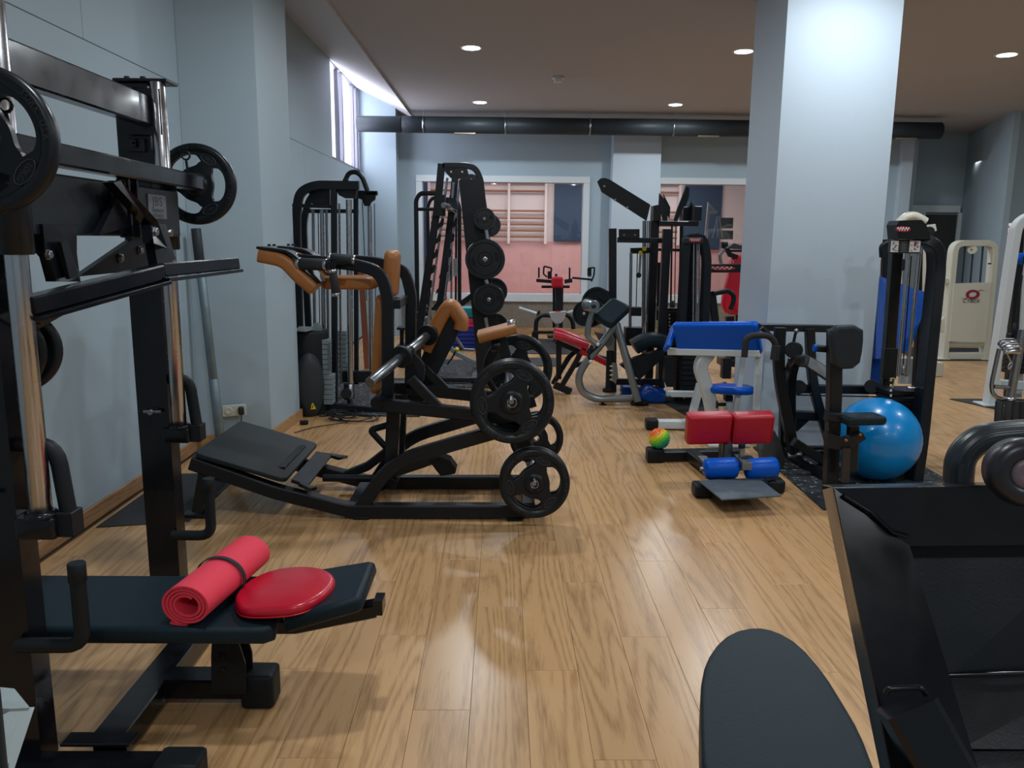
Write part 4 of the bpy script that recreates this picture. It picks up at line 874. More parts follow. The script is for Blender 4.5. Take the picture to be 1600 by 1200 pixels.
for y0, y1 in ((356, 375), (437, 446), (496, 516)): tubeP('peg_tube', [(759, y0), (762, y1)], 8.5, 0.02, CHR)
sqP('brace', [(716, 478), (738, 462)], 8.7, 0.05, 0.06)
for i, (x, y, R_, lb) in enumerate(((757, 342, 0.113, 'small black disc plate on the top peg of the rack side panel'), (758, 405, 0.208, 'largest black disc plate on the middle peg of the rack side panel'), (764, 468, 0.165, 'medium black disc plate on the lower peg of the rack side panel'))):
    c_ = P(x, y, 8.44); disc_plate(c_, (-0.02, -1, 0.05), R_, 0.05, lb, 'disc plates on the slanted rack')
    g = G(); cyl(g, c_ + V((0, -0.05, 0)), c_ + V((0, 0.2, 0)), 0.012); build(g, 'plate_peg', CHR, t)
for x, y, R_, lb in ((765, 352, 0.12, 'disc plate hung behind the small top plate of the rack'), (772, 455, 0.145, 'disc plate hung behind, between the middle and lower plates'), (775, 508, 0.13, 'lowest disc plate on the rack, behind the tan seat pad')):
    c_ = P(x, y, 9.75); disc_plate(c_, (-0.02, -1, 0.05), R_ * 1.12, 0.05, lb, 'disc plates on the far side of the slanted rack')
# ============================================================ POWER TOWER behind
t = thing('cable_tower', 'slim black cable tower with rounded frame behind the slanted smith rack', 'exercise machine', (-0.85, 10.9, 0))
tubeP('frame_tube', [(653, 562), (650, 312), (656, 302), (690, 302)], 10.6, 0.03, f=0.16)
tubeP('frame_tube', [(671, 500), (668, 322), (674, 309), (690, 309)], 11.3, 0.026, f=0.14)
tubeP('frame_tube', [(718, 500), (718, 322), (712, 310), (702, 308)], 10.9, 0.026, f=0.14)
tubeP('crossbar', [(651, 327), (680, 327)], 10.6, 0.022); tubeP('crossbar', [(652, 482), (720, 482)], 10.6, 0.025)
for x, y0, y1 in ((705, 330, 480), (712, 320, 480)): tubeP('guide_rod', [(x, y1), (x + 1, y0)], 10.9, 0.015, CHR if x < 710 else BLM)
boxP('weight_block', 696, 408, 703, 440, 10.8, 0.1, GRYS); boxP('weight_block', 708, 404, 714, 432, 10.8, 0.1, GRYS)
tubeP('red_strap', [(694, 430), (696, 470)], 10.8, 0.02, RED)
# low bench in front of the tower
t = thing('adjustable_bench', 'grey adjustable bench with yellow knob on the rubber mat behind the squat machine', 'bench', (-0.55, 9.7, 0))
sqP('frame_rail', [(694, 533), (712, 552), (745, 568)], 9.4, 0.05, 0.05, GRYS); sqP('frame_rail', [(703, 512), (724, 545)], 9.5, 0.04, 0.03, SIL); sqP('frame_rail', [(722, 546), (742, 547)], 9.5, 0.04, 0.03, SIL)
sqP('strut', [(694, 545), (680, 580)], 9.4, 0.04, 0.03, SIL); tubeP('cross_leg', [(672, 590), (700, 590)], 8.9, 0.018, BLM)
g = G(); sphere(g, P(714, 546, 9.33), 0.028, 12, 8); build(g, 'knob', YEL, t)
tubeP('release_lever', [(699, 569), (706, 560), (712, 548)], 9.35, 0.01, RUB)
# hand weights clutter left of it
t = thing('dumbbell', 'grey dumbbell beyond the squat machine backrest', 'dumbbell', P(655, 500, 10.2) * V((1, 1, 0)) + V((0, 0, 0.3)))
g = G(); c_ = P(657, 499, 10.2); cyl(g, c_ - V((.10, 0, 0)), c_ - V((.04, 0, 0)), 0.06); build(g, 'head', GRYS, t)
g = G(); cyl(g, c_ + V((.06, 0, -0.02)), c_ + V((.12, 0, -.02)), 0.06); build(g, 'head', GRYS, t); g = G(); cyl(g, c_ - V((.04, 0, 0)), c_ + V((.06, 0, -.02)), 0.015); build(g, 'handle', CHR, t)
t = thing('dumbbell_rack', 'low black rack with equipment left of the slanted smith rack', 'rack', (-0.95, 10.3, 0))
sqP('shelf', [(622, 512), (660, 514)], 10.3, 0.25, 0.03); sqP('leg', [(628, 512), (628, 562)], 10.3, 0.05, 0.05); sqP('leg', [(655, 512), (655, 562)], 10.3, 0.05, 0.05)
sqP('shelf', [(622, 540), (660, 542)], 10.3, 0.25, 0.03)
g = G(); tube(g, PP([(640, 505), (650, 492), (668, 488)], 10.1), 0.04, 12, 0.05); tag(build(g, 'kettle_handle', RUB, None, P(650, 500, 10.1)), 'curved black pad on the low rack left of the slanted rails', 'pad')
# stack of aerobic steps
cols = [('teal', (0.0, 0.25, 0.30)), ('pink', (0.75, 0.02, 0.14)), ('pink', (0.75, 0.02, 0.14)), ('blue', (0.01, 0.03, 0.30)), ('blue', (0.01, 0.03, 0.30)), ('blue', (0.01, 0.03, 0.30)), ('blue', (0.01, 0.03, 0.30)), ('blue', (0.01, 0.03, 0.30))]
ys = [(481, 493), (494, 500), (500.5, 505), (506, 511.5), (512, 517), (517.5, 522), (522.5, 527), (527.5, 532)]
nm = ['topmost of the stack', 'just below the teal one', 'third from the top', 'uppermost blue', 'second blue from the top', 'third blue from the top', 'fourth blue from the top', 'lowest of the stack']
zs = [P(720, y, 11.3).z for y in (481, 534)]; hh = P(720, 481, 11.3).z
tot = 535 - 481
bot = P(720, 535, 11.3).z
for i in range(8):
    za = hh - (hh - 0.02) * (ys[i][0] - 481) / (532.5 - 481); zb = hh - (hh - 0.02) * (ys[i][1] + 0.4 - 481) / (532.5 - 481)
    g = G(); slab(g, rrect(0.75, 0.36, 0.06, 4), zb, za - 0.003, frame((-0.45, 11.5, 0), (1, 0, 0), (0, 1, 0)), 0.012, 2)
    tag(build(g, 'exercise_step', mat(cols[i][0] + '_step_plastic', cols[i][1], 0.5), None, (-0.45, 11.5, zb)), cols[i][0] + ' exercise step beside the plate tower, ' + nm[i], 'exercise step', 'stacked exercise steps')

# ============================================================ RED ROW MACHINE by the back wall
t = thing('chest_supported_row', 'black rowing machine with small red chest pad and folded handles by the back wall', 'exercise machine', (0.75, 12.4, 0))
YR = 12.4
sqP('post', [(873, 512), (874, 444)], YR, 0.1, 0.12); sqP('post', [(866, 512), (866, 448)], YR + 0.2, 0.05, 0.05)
g = G(); slab(g, rrect(0.17, 0.17, 0.03), 0, 0.12, frame(P(870.5, 441, YR - 0.2), (1, 0, 0), (0, 0, 1)), 0.03, 3); g.v = [v + V((0, 0.05, 0)) for v in g.v]; build(g, 'chest_pad', RED, t)
sqP('arm', [(846, 448), (890, 448)], YR, 0.06, 0.04); sqP('arm', [(838, 438), (862, 440)], YR, 0.06, 0.05); sqP('arm', [(882, 440), (894, 438)], YR, 0.06, 0.06); sqP('arm', [(894, 434), (925, 437)], YR, 0.03, 0.03)
tubeP('handle', [(842, 434), (842, 418)], YR, 0.014); tubeP('handle', [(890, 436), (890, 418)], YR, 0.014); tubeP('pin', [(869, 433), (869, 428)], YR, 0.02)
g = G(); tube(g, PP([(860, 432), (862, 419), (850, 416), (849, 428), (855, 433)], YR), 0.013, 8, 0.02); build(g, 'd_handle', RUB, t)
g = G(); tube(g, PP([(919, 430), (919, 419), (929, 418), (928, 430), (924, 440)], YR), 0.013, 8, 0.02); build(g, 'd_handle', RUB, t)
boxP('joint', 919, 419, 924, 432, YR, 0.06); boxP('joint', 856, 424, 862, 436, YR, 0.06)
tubeP('curved_leg', [(837, 518), (838, 500), (846, 492), (862, 493)], YR, 0.035, f=0.15); tubeP('curved_leg', [(896, 514), (895, 502), (888, 492), (878, 492)], YR, 0.035, f=0.15)
sqP('base', [(832, 519), (880, 519)], YR - 0.1, 0.1, 0.04)
for x_ in (836, 870): p_ = P(x_, 520, YR - 0.1); g = G(); box(g, (p_.x, p_.y, p_.z / 2), (0.1, 0.1, p_.z)); build(g, 'foot', RUB, t)
g = G(); pts = PP([(858, 488), (884, 486), (882, 497), (876, 504), (867, 505), (861, 498)], 11.6); plate3(g, pts, (0, 0.15, 0)); build(g, 'seat', mat('pale_grey_vinyl', (0.40, 0.40, 0.42), 0.5), t)
boxP('seat_stripe', 868, 486, 876, 505, 11.55, 0.03, RED); boxP('seat_post', 869, 505, 873, 525, 11.6, 0.06, SIL)
boxP('seat_base', 856, 525, 886, 529, 11.55, 0.2)
t = thing('barbell_bar', 'white painted bar resting low by the wainscot left of the red machine', 'bar', P(812, 482, 12.7) * V((1, 1, 0)))
tubeP('shaft', [(811, 481), (838, 490)], 12.6, 0.025, WHM); plP('stand', [(838, 494), (841, 486), (843, 484), (845, 496)], 12.6, 0.05)
t = thing('white_bar', 'white painted bar resting low by the wainscot right of the red machine', 'bar', P(895, 486, 12.7) * V((1, 1, 0)))
tubeP('shaft', [(884, 490), (903, 484)], 12.6, 0.025, WHM)
g = G(); slab(g, [(-0.1, 11.0), (1.25, 11.0), (1.25, 12.7), (-0.1, 12.7)], 0.001, 0.01, None, 0.002, 1, False); tag(build(g, 'floor_mat', MATG, None, (0.6, 11.8, 0)), 'dark grey floor mat under the red chest machine by the back wall', 'mat')
g = G(); slab(g, [(-0.2, 9.9), (0.75, 9.9), (0.75, 10.6), (-0.2, 10.6)], 0.001, 0.01, None, 0.002, 1, False); tag(build(g, 'floor_mat', MATG, None, (0.3, 10.2, 0)), 'dark strip of matting between the plate tower and the red bench', 'mat')
# ============================================================ RED INCLINE BENCH
t = thing('red_incline_bench', 'black framed bench with a long red split pad sloping to the right', 'bench', (0.75, 8.3, 0))
for dy in (0, 1):
    g = G(); pts = [P(866, 523 - 6 * dy, 8.2 + .3 * dy), P(882, 527 - 6 * dy, 8.2 + .3 * dy), P(918, 541 - 5 * dy, 8.2 + .3 * dy)]; sweep(g, fillet(pts, 0.1, 4), rrect(0.17, 0.07, 0.03, 4), (0, 1, 0), True); build(g, 'red_pad', REDC, t)
g = G(); sweep(g, PP([(905, 545), (948, 566)], 8.3), rrect(0.3, 0.06, 0.02, 4), (0, 1, 0), True); build(g, 'red_pad', REDC, t)
sqP('pad_rail', [(868, 533), (905, 549), (955, 563)], 8.3, 0.08, 0.05); sqP('leg', [(873, 537), (873, 592)], 8.3, 0.05, 0.055); sqP('leg', [(906, 553), (902, 562), (876, 606)], 8.1, 0.05, 0.05, f=0.05); sqP('leg', [(900, 548), (890, 556), (864, 600)], 8.4, 0.05, 0.05, f=0.05)
sqP('foot_beam', [(866, 601), (892, 612)], 8.1, 0.07, 0.07); sqP('brace', [(898, 572), (912, 567)], 8.2, 0.04, 0.04); sqP('leg', [(952, 560), (952, 600)], 8.6, 0.06, 0.06)
# weight plates on horn behind the silver machine
c_ = P(930, 474, 8.3)
for k, (x, y, R_) in enumerate(((933, 474, 0.17), (923, 488, 0.155), (914, 490, 0.13))):
    disc_plate(P(x, y, 8.25 - 0.06 * k), (-0.55, -1, 0.1), R_, 0.05, 'black disc plate behind the silver curl machine, ' + ('largest, furthest back', 'middle of three', 'nearest of three')[k], 'plates behind the silver curl machine')
# ============================================================ SILVER CURL MACHINE
t = thing('arm_curl_machine', 'silver tube curl machine with black arm pad and black saddle seat', 'exercise machine', (1.0, 7.55, 0))
YS = 7.55
tubeP('looped_frame', [(962, 507), (942, 535), (912, 571), (903, 590), (908, 612), (930, 624), (992, 622)], YS, 0.036, SIL, f=0.35)
g = G(); tube(g, [P(963, 505, 7.55), P(978, 560, 7.5), P(997, 627, 7.45)], 0.036, 14); build(g, 'leg_tube', SIL, t)
g = G(); tube(g, [P(964, 510, 7.65), P(984, 570, 7.9), P(991, 612, 8.0)], 0.03, 14); build(g, 'leg_tube', SIL, t)
tubeP('lever_tube', [(926, 488), (920, 505), (917, 525), (926, 534), (935, 540)], 7.45, 0.028, SIL, f=0.1)
g = G(); cyl(g, P(916, 476, 7.45), P(929, 479, 7.30), 0.055, 20); build(g, 'counterweight_drum', SIL, t)
g = G(); cyl(g, P(928, 479, 7.29), P(929, 479, 7.27), 0.018, 14); build(g, 'drum_bolt', RUB, t)
g = G(); a_, b_, c_ = P(928, 495, 7.35), P(950, 508, 7.35), P(982, 488, 7.5); ctr = P(956, 489, 7.45)
ex_ = (P(960, 467, 7.55) - P(927, 497, 7.4)); slab(g, rrect(0.30, 0.22, 0.045, 5), -0.045, 0.045, frame(ctr, ex_, P(955, 512, 7.28) - P(927, 497, 7.4)), 0.03, 4); build(g, 'arm_pad', VIN, t)
g = G(); plate3(g, PP([(928, 518), (958, 525), (955, 538), (948, 542), (936, 532)], 7.7), (0, 0.06, 0)); build(g, 'pad_bracket', mat('grey_bracket', (0.12, 0.12, 0.14), 0.4), t)
boxP('silver_column', 951, 528, 960, 548, 7.7, 0.1, SIL)
tubeP('hand_lever', [(938, 537), (918, 556), (924, 565)], 7.4, 0.012, BLM, f=0.03); tubeP('hand_lever', [(926, 540), (918, 552)], 7.35, 0.02, BLM)
for x, y in ((934, 538), (923, 565)): g = G(); sphere(g, P(x, y, 7.36), 0.018, 10, 8); build(g, 'lever_knob', WHM, t)
tubeP('seat_post', [(954, 548), (952, 612)], 7.75, 0.04, BLM); g = G(); cyl(g, P(951, 612, 7.75), P(951, 607, 7.75), 0.06); build(g, 'post_foot', RUB, t)
plP('printed_plate', [(956, 566), (964, 568), (966, 590), (960, 598), (955, 595)], 7.7, 0.01, SIL)
g = G()
for k in range(4): box(g, tuple(P(955, 572 + k * 7, 7.69)), (0.03, 0.004, 0.012))
o = build(g, 'white_marks', WHP, t); o['kind'] = 'stuff'
plP('seat_bracket', [(985, 560), (1034, 545), (1040, 548), (1030, 562), (1010, 582), (998, 592), (980, 580), (968, 570)], 7.8, 0.09)
g = G(); sweep(g, fillet(PP([(990, 542), (1008, 532), (1026, 530), (1046, 540)], 7.85), 0.1, 4), rrect(0.26, 0.14, 0.06, 4), (0, 1, 0), True); build(g, 'saddle_seat', VIN, t)
sqP('base_beam', [(962, 596), (1035, 597)], 7.9, 0.07, 0.06); sqP('rear_post', [(1033, 605), (1034, 548)], 7.9, 0.07, 0.07)
g = G(); cyl(g, P(942, 632, 7.55), P(942, 624, 7.55), 0.014); cyl(g, P(942, 633, 7.55), P(942, 631, 7.55), 0.036); build(g, 'levelling_foot', RUB, t)
g = G(); slab(g, rrect(0.17, 0.1, 0.04, 5), 0, 0.045, frame(V((1.33, 7.55, 0.002)), (1, 0, 0), (0, 1, 0)), 0.015); build(g, 'rubber_foot', RUB, t)
# blue bolster
g = G(); base = PP([(998, 625), (1000, 612), (1006, 606), (1018, 600), (1026, 604), (1034, 608), (1044, 607), (1048, 625)], 7.62); b0 = min(p.z for p in base); o2 = smooth_loop([(p.x, p.z - b0) for p in base], 2)
M_ = Matrix(((1, 0, 0, 0), (0, 0, 1, 0), (0, 1, 0, 0.003), (0, 0, 0, 1)))
slab(g, [(x, z) for x, z in o2], 7.60, 7.95, M_, 0.03, 3); tag(build(g, 'foam_bolster', BLUD, None, (1.5, 7.8, 0)), 'dark blue vinyl wave-shaped bolster on the floor behind the silver machine', 'bolster')
g = G(); slab(g, rrect(0.1, 0.2, 0.02), 0.0, 0.09, frame((1.28, 8.1, 0.002), (1, 0, 0), (0, 1, 0)), 0.02); tag(build(g, 'foam_block', BLUD, None, (1.28, 8.1, 0)), 'small dark blue block left of the blue bolster', 'block')
# ============================================================ MULTI-STATION CABLE JUNGLE
t = thing('multi_station', 'large black multi-station cable tower with angled wing panels in the centre', 'exercise machine', (1.7, 8.6, 0))
def wing(pts, Y, th=0.03, tilt=0.0):
    g = G(); q = PP(pts, Y); q = [V((v.x, v.y + tilt * (v.z - q[0].z), v.z)) for v in q]; plate3(g, q, (0, th, 0)); build(g, 'wing_panel', BLM, t)
wing([(933, 284), (938, 279), (945, 278), (953, 281), (1016, 320), (1010, 345), (940, 300)], 8.4)
wing([(1029, 318), (1030, 302), (1036, 309), (1044, 328), (1042, 346), (1036, 346)], 8.5); wing([(1036, 303), (1047, 324), (1046, 342), (1040, 330)], 8.9)
wing([(1052, 345), (1058, 326), (1071, 293), (1075, 292), (1074, 308), (1064, 332), (1058, 346)], 8.5); wing([(1070, 292), (1077, 294), (1076, 308), (1068, 330), (1062, 342)], 8.7)
for x, y in ((944, 291), (961, 312), (980, 324)): g = G(); bolt(g, P(x, y, 8.39), (0, -1, 0), 0.012); build(g, 'bolt', STL, t)
sqP('post', [(957, 612), (957, 357)], 8.2, 0.075, 0.075); sqP('post', [(1030, 608), (1042, 358)], 8.0, 0.08, 0.08); sqP('post', [(1013, 600), (1024, 322)], 8.6, 0.09, 0.085)
sqP('crossbar', [(965, 375), (1040, 376)], 8.15, 0.07, 0.05); plP('pulley_bracket', [(967, 358), (999, 358), (999, 372), (967, 372)], 8.1, 0.03)
for x in (975, 992): g = G(); lathe(g, [(0.013, 0), (0.013, 0.006), (0.006, 0.01)], P(x, 367, 8.09), (0, -1, 0), 14); build(g, 'bolt', STL, t)
plP('cap', [(1019, 322), (1028, 320), (1031, 323), (1031, 345), (1019, 345)], 8.55, 0.12)
sqP('crossbar', [(1030, 349), (1090, 350)], 8.5, 0.08, 0.05); sqP('crossbar', [(985, 392), (1022, 391)], 8.6, 0.06, 0.06); sqP('crossbar', [(1028, 390), (1064, 391)], 8.8, 0.04, 0.03)
for x, y0, y1, Y, r_, m_ in ((1007, 560, 345, 8.7, 0.022, STL), (1018, 560, 345, 8.9, 0.03, BLM), (986, 540, 395, 8.4, 0.016, STL), (996, 480, 395, 8.4, 0.005, RUB), (1001, 430, 395, 8.4, 0.012, STL), (1056, 480, 352, 8.5, 0.005, RUB), (1050, 485, 352, 8.5, 0.010, BLM), (1012, 520, 345, 8.8, 0.008, CHR), (1030, 500, 410, 8.8, 0.02, BLM), (1065, 480, 350, 8.7, 0.02, BLM)):
    tubeP('guide_rod' if r_ > .007 else 'cable', [(x - 2, y0), (x, y1)], Y, r_, m_, n=10)
g = G(); 
for k, (x, y) in enumerate(((1001, 395), (1007, 389))): g = G(); cyl(g, P(x, y, 8.3), P(x, y, 8.4), 0.022); build(g, 'yellow_pulley', YEL, t)
g = G(); cyl(g, P(998, 430, 8.35), P(998, 430, 8.42), 0.028); build(g, 'pulley', RUB, t)
boxP('lower_carriage', 986, 480, 1002, 494, 8.3, 0.12); boxP('lower_carriage', 978, 512, 1004, 540, 8.3, 0.15)
# front weight stack
for k in range(16):
    z0 = 0.12 + k * 0.045; p_ = P(1047, 560, 8.3); g = G(); box(g, (p_.x, 8.3, z0 + 0.02), (0.24, 0.14, 0.042), ch=0.004); build(g, 'weight_block', BLM, t)
g = G()
for k in range(15): box(g, tuple(P(1046, 492 + k * 5.6, 8.22)), (0.014, 0.004, 0.02), ch=0)
o = build(g, 'stack_numbers', WHP, t); o['kind'] = 'stuff'
boxP('stack_cap', 1030, 481, 1062, 487, 8.2, 0.16); g = G(); cyl(g, P(1051, 486, 8.3), P(1051, 470, 8.3), 0.018); build(g, 'selector_tube', GRYD, t)
# rounded weight tower in front right
YT = 7.75
sqP('tower_frame', [(1058, 640), (1070, 400), (1074, 372), (1088, 370)], YT, 0.12, 0.075, f=0.12); sqP('tower_frame', [(1096, 640), (1104, 400), (1098, 373), (1088, 370)], YT, 0.12, 0.075, f=0.12)
sqP('tower_frame', [(1075, 600), (1080, 380)], YT + 0.2, 0.1, 0.09)
for x in (1084, 1089, 1093): tubeP('guide_rod', [(x - 2, 560), (x, 378)], YT, 0.010, CHR if x != 1089 else STL)
g = G(); slab(g, rrect(0.19, 0.055, 0.02), -0.03, 0.03, frame(P(1082, 376, 7.66), (1, 0, 0), (0, 0, 1)), 0.01); build(g, 'name_shroud', GRYD, t)
def oval_logo(c, w, h, par, x=(1, 0, 0)):
    M_ = frame(c, x, (0, 0, 1)); g = G(); slab(g, [(w / 2 * math.cos(a * PI / 12), h / 2 * math.sin(a * PI / 12)) for a in range(24)], 0, 0.002, M_); o = build(g, 'logo_oval', mat('logo_red', (0.45, 0.02, 0.05), 0.4), par)
    g = G(); sweep(g, [M_ @ V((w * (-0.38 + 0.76 * i / 24), h * 0.28 * math.sin(i * 1.15), 0.004)) for i in range(25)], cir(h * 0.07, 5), (0, 1, 0.01), True); q = build(g, 'logo_script', WHP, o); return o
oval_logo(P(1086, 375, 7.62), 0.12, 0.04, t)
for k in range(12):
    z0 = 0.10 + k * 0.05; p_ = P(1075, 590, 7.6); g = G(); box(g, (p_.x + 0.02, 7.58, z0 + 0.02), (0.2, 0.13, 0.046), ch=0.004); build(g, 'weight_block', BLM, t)
sqP('logo_beam', [(1104, 419), (1163, 419)], 8.4, 0.05, 0.09); oval_logo(P(1128, 419, 8.36), 0.28, 0.045, t)
sqP('handle_post', [(1111, 455), (1122, 545)], 7.9, 0.08, 0.075); tubeP('curved_handle', [(1115, 459), (1138, 454), (1147, 462), (1146, 472), (1141, 484)], 7.8, 0.024, RUB, f=0.1); tubeP('stub', [(1104, 466), (1112, 466)], 7.9, 0.02)
boxP('head_block', 1068, 323, 1096, 345, 8.6, 0.2); boxP('head_block', 1086, 322, 1096, 345, 8.4, 0.12); g = G(); cyl(g, P(1080, 325, 8.6), P(1080, 315, 8.6), 0.02); build(g, 'pin', BLM, t)
sqP('floor_beam', [(1060, 632), (1135, 600)], 7.6, 0.06, 0.05); boxP('side_block', 1130, 560, 1142, 592, 7.8, 0.08); boxP('side_block', 1040, 558, 1052, 605, 7.3, 0.1)
# hanging chain and small gear
g = G(); tube(g, PP([(1008, 480), (1010, 500), (1004, 520)], 8.1), 0.010, 6, 0.02); build(g, 'chain', CHR, t)
t = thing('squat_stand', 'grey steel frame with rope in the right interior window, seen behind the tower', 'exercise machine', (3.3, 15.0, 0))
sqP('frame_tube', [(1103, 372), (1107, 320), (1117, 333)], 15.0, 0.06, 0.06, SIL); sqP('crossbar', [(1106, 332), (1120, 332)], 15.0, 0.05, 0.05, SIL)
for a_, b_ in (((1121, 338), (1113, 372)), ((1124, 338), (1129, 372)), ((1121, 338), (1121, 372))): tubeP('rope', [a_, b_], 15.0, 0.01, SIL)
boxP('dark_board', 1126, 340, 1145, 357, 15.2, 0.04, GRYD); boxP('dark_board', 1126, 360, 1145, 374, 15.2, 0.04, GRYD)
g = G(); sq(g, [(3.45, 15.0, 0.03), (4.3, 15.0, 0.03)], 0.1, 0.05); build(g, 'base', SIL, t); p_ = P(1104, 372, 15.0); g = G(); sq(g, [p_, (p_.x, 15.0, 0.03)], 0.04, 0.04); build(g, 'base_post', SIL, t)
# ============================================================ RED SEAT MACHINE behind the big pillar
t = thing('red_seat_machine', 'machine with tall bright red seat back half hidden by the big pillar', 'exercise machine', (2.6, 9.3, 0))
g = G(); o2 = [(1142, 400), (1170, 398), (1170, 480), (1170, 492), (1134, 492), (1128, 478), (1130, 460), (1140, 424)]; q = PP(o2, 9.2); cx = sum(v.x for v in q) / 8; cz = sum(v.z for v in q) / 8
slab(g, smooth_loop([(v.x - cx, v.z - cz) for v in q], 1), 0, 0.12, frame((cx, 9.3, cz), (1, 0, 0), (0, 0, 1)), 0.035, 3); build(g, 'seat_back', REDC, t)
g = G(); q = PP([(1150, 478), (1168, 484)], 9.1); sweep(g, [q[0], q[1] + V((0.15, 0, 0))], rrect(0.4, 0.08, 0.03), (0, 1, 0), True); build(g, 'seat', REDC, t)
boxP('headrest_arm', 1130, 390, 1172, 394, 9.2, 0.06); sqP('arm', [(1132, 380), (1140, 398), (1152, 402)], 9.2, 0.05, 0.05); plP('arm_pad', [(1134, 388), (1145, 380), (1158, 384), (1160, 390)], 9.1, 0.1, GRYD)
tubeP('curved_bar', [(1127, 412), (1124, 398), (1132, 390)], 9.1, 0.02, SIL, f=0.06); boxP('joint', 1128, 378, 1137, 388, 9.2, 0.06)
sqP('post', [(1140, 494), (1141, 560)], 9.3, 0.09, 0.09); sqP('post', [(1154, 490), (1154, 560)], 9.4, 0.06, 0.07); sqP('base', [(1125, 565), (1175, 566)], 9.3, 0.3, 0.08)
# ============================================================ WHITE PREACHER BENCH
g = G(); slab(g, [(1.70, 6.9), (1.95, 6.2), (1.98, 8.1), (1.5, 8.1)], 0.001, 0.01, None, 0.002, 1, False); tag(build(g, 'floor_mat', MATG, None, (1.8, 7.3, 0)), 'dark rubber mat behind the white preacher bench, against the pillar', 'mat')
t = thing('preacher_curl_bench', 'white steel preacher curl bench with blue vinyl arm pad and seat', 'bench', (1.7, 6.35, 0))
YP = 6.12
g = G(); a_ = P(1056, 528, 6.25); b_ = P(1188, 528, 5.84); cc = (a_ + b_) / 2; W_ = (b_ - a_).length
dn = V((0, -0.42, 0.9)).normalized()
slab(g, rrect(W_, 0.26, 0.03, 4), -0.035, 0.035, frame(cc, b_ - a_, dn), 0.025, 3); build(g, 'arm_pad', BLUE, t)
g = G(); sweep(g, PP([(1054, 508, 6.38), (1042, 544, 6.2)], YP), rrect(0.09, 0.03, 0.01), (0, 1, 0), True); build(g, 'pad_end', BLUE, t)
sqP('pad_beam', [(1045, 549, 6.28), (1188, 552, 5.86)], YP, 0.06, 0.05, WHM)
sqP('s_column', [(1108, 551), (1096, 565), (1094, 578), (1106, 612), (1114, 650), (1122, 700)], YP + 0.05, 0.12, 0.09, WHM, f=0.12)
sqP('rear_strut', [(1094, 600), (1078, 662)], YP + 0.3, 0.05, 0.06, WHM); sqP('side_beam', [(1042, 615), (1100, 616)], 6.9, 0.06, 0.05, WHM); plP('side_plate', [(1038, 597), (1042, 606), (1046, 626), (1042, 620)], 6.85, 0.02, WHM); boxP('end_cap', 1040, 620, 1050, 626, 6.8, 0.06, RUB)
sqP('floor_beam', [(1018, 662), (1100, 663)], 6.55, 0.09, 0.07, WHM); g = G(); p_ = P(1018, 662, 6.55); slab(g, rrect(0.11, 0.09, 0.02), 0, 0.1, frame(p_ + V((-0.05, 0, 0)), (0, 1, 0), (0, 0, 1)), 0.012); build(g, 'rubber_foot', RUB, t)
sqP('rear_panel', [(1162, 552), (1150, 640)], 6.1, 0.03, 0.04, WHM); sqP('rear_panel', [(1186, 552), (1182, 640)], 5.9, 0.03, 0.05, WHM)
g = G(); p_ = P(1140, 608, 6.15); slab(g, smooth_loop([(-0.17, -0.10), (0.19, -0.13), (0.19, 0.13), (-0.17, 0.10)], 2), -0.03, 0.03, frame(p_, (1, 0, -0.02), (0, 1, 0)), 0.025, 3); build(g, 'seat', BLUE, t)
boxP('seat_tube', 1134, 628, 1145, 670, 6.15, 0.06, WHM); boxP('seat_clamp', 1134, 618, 1145, 627, 6.15, 0.07, BLM)
g = G(); cyl(g, P(1120, 632, 6.1), P(1134, 632, 6.1), 0.014); cyl(g, P(1119, 632, 6.1), P(1121, 632, 6.1), 0.03); build(g, 'adjusting_knob', RUB, t)
g = G(); box(g, (1.75, 6.2, 0.012), (0.32, 0.5, 0.02)); build(g, 'base_plate', WHM, t)
# ============================================================ ROMAN / SIT-UP BENCH with red pads
t = thing('sit_up_bench', 'black sit-up bench with two red pads, blue foam rollers and a grey foot plate', 'bench', (1.45, 5.0, 0))
for x0, x1 in ((1072, 1141), (1143, 1206)):
    a_, b_ = P(x0, 669, 5.0), P(x1, 667, 5.0); c_ = (a_ + b_) / 2
    g = G(); slab(g, rrect((b_ - a_).length, 0.205, 0.02, 4), -0.05, 0.05, frame(c_, b_ - a_, V((0, -0.25, 1))), 0.022, 4); build(g, 'red_pad', RED, t)
    g = G(); slab(g, rrect((b_ - a_).length * 0.9, 0.17, 0.02, 4), -0.06, -0.05, frame(c_, b_ - a_, V((0, -0.25, 1))), 0.002); build(g, 'pad_board', BLM, t)
sqP('post', [(1132, 690), (1132, 720)], 5.1, 0.06, 0.065)
g = G(); sq(g, [P(1015, 713, 5.55) * V((1, 1, 0)) + V((0, 0, 0.045)), P(1160, 705, 5.62) * V((1, 1, 0)) + V((0, 0, 0.045))], 0.09, 0.07); build(g, 'rear_foot_beam', BLM, t)
g = G(); p_ = V((1.09, 5.55, 0.0)); slab(g, rrect(0.11, 0.10, 0.02), -0.05, 0.07, frame(p_ + V((0, 0, 0.052)), (0, 1, 0), (0, 0, 1)), 0.012); build(g, 'rubber_foot', RUB, t)
g = G(); sq(g, [(1.36, 5.52, 0.06), (1.44, 4.75, 0.07)], 0.09, 0.06, ref=(1, 0, 0)); build(g, 'spine_beam', BLM, t)
g = G(); box(g, (1.39, 5.25, 0.094), (0.06, 0.22, 0.004)); build(g, 'sticker', mat('grey_sticker', (0.3, 0.31, 0.32), 0.5), t)
g = G(); sq(g, [(1.44, 4.95, 0.1), (1.47, 5.06, 0.36)], 0.06, 0.06, ref=(1, 0, 0)); build(g, 'pad_mast', BLM, t)
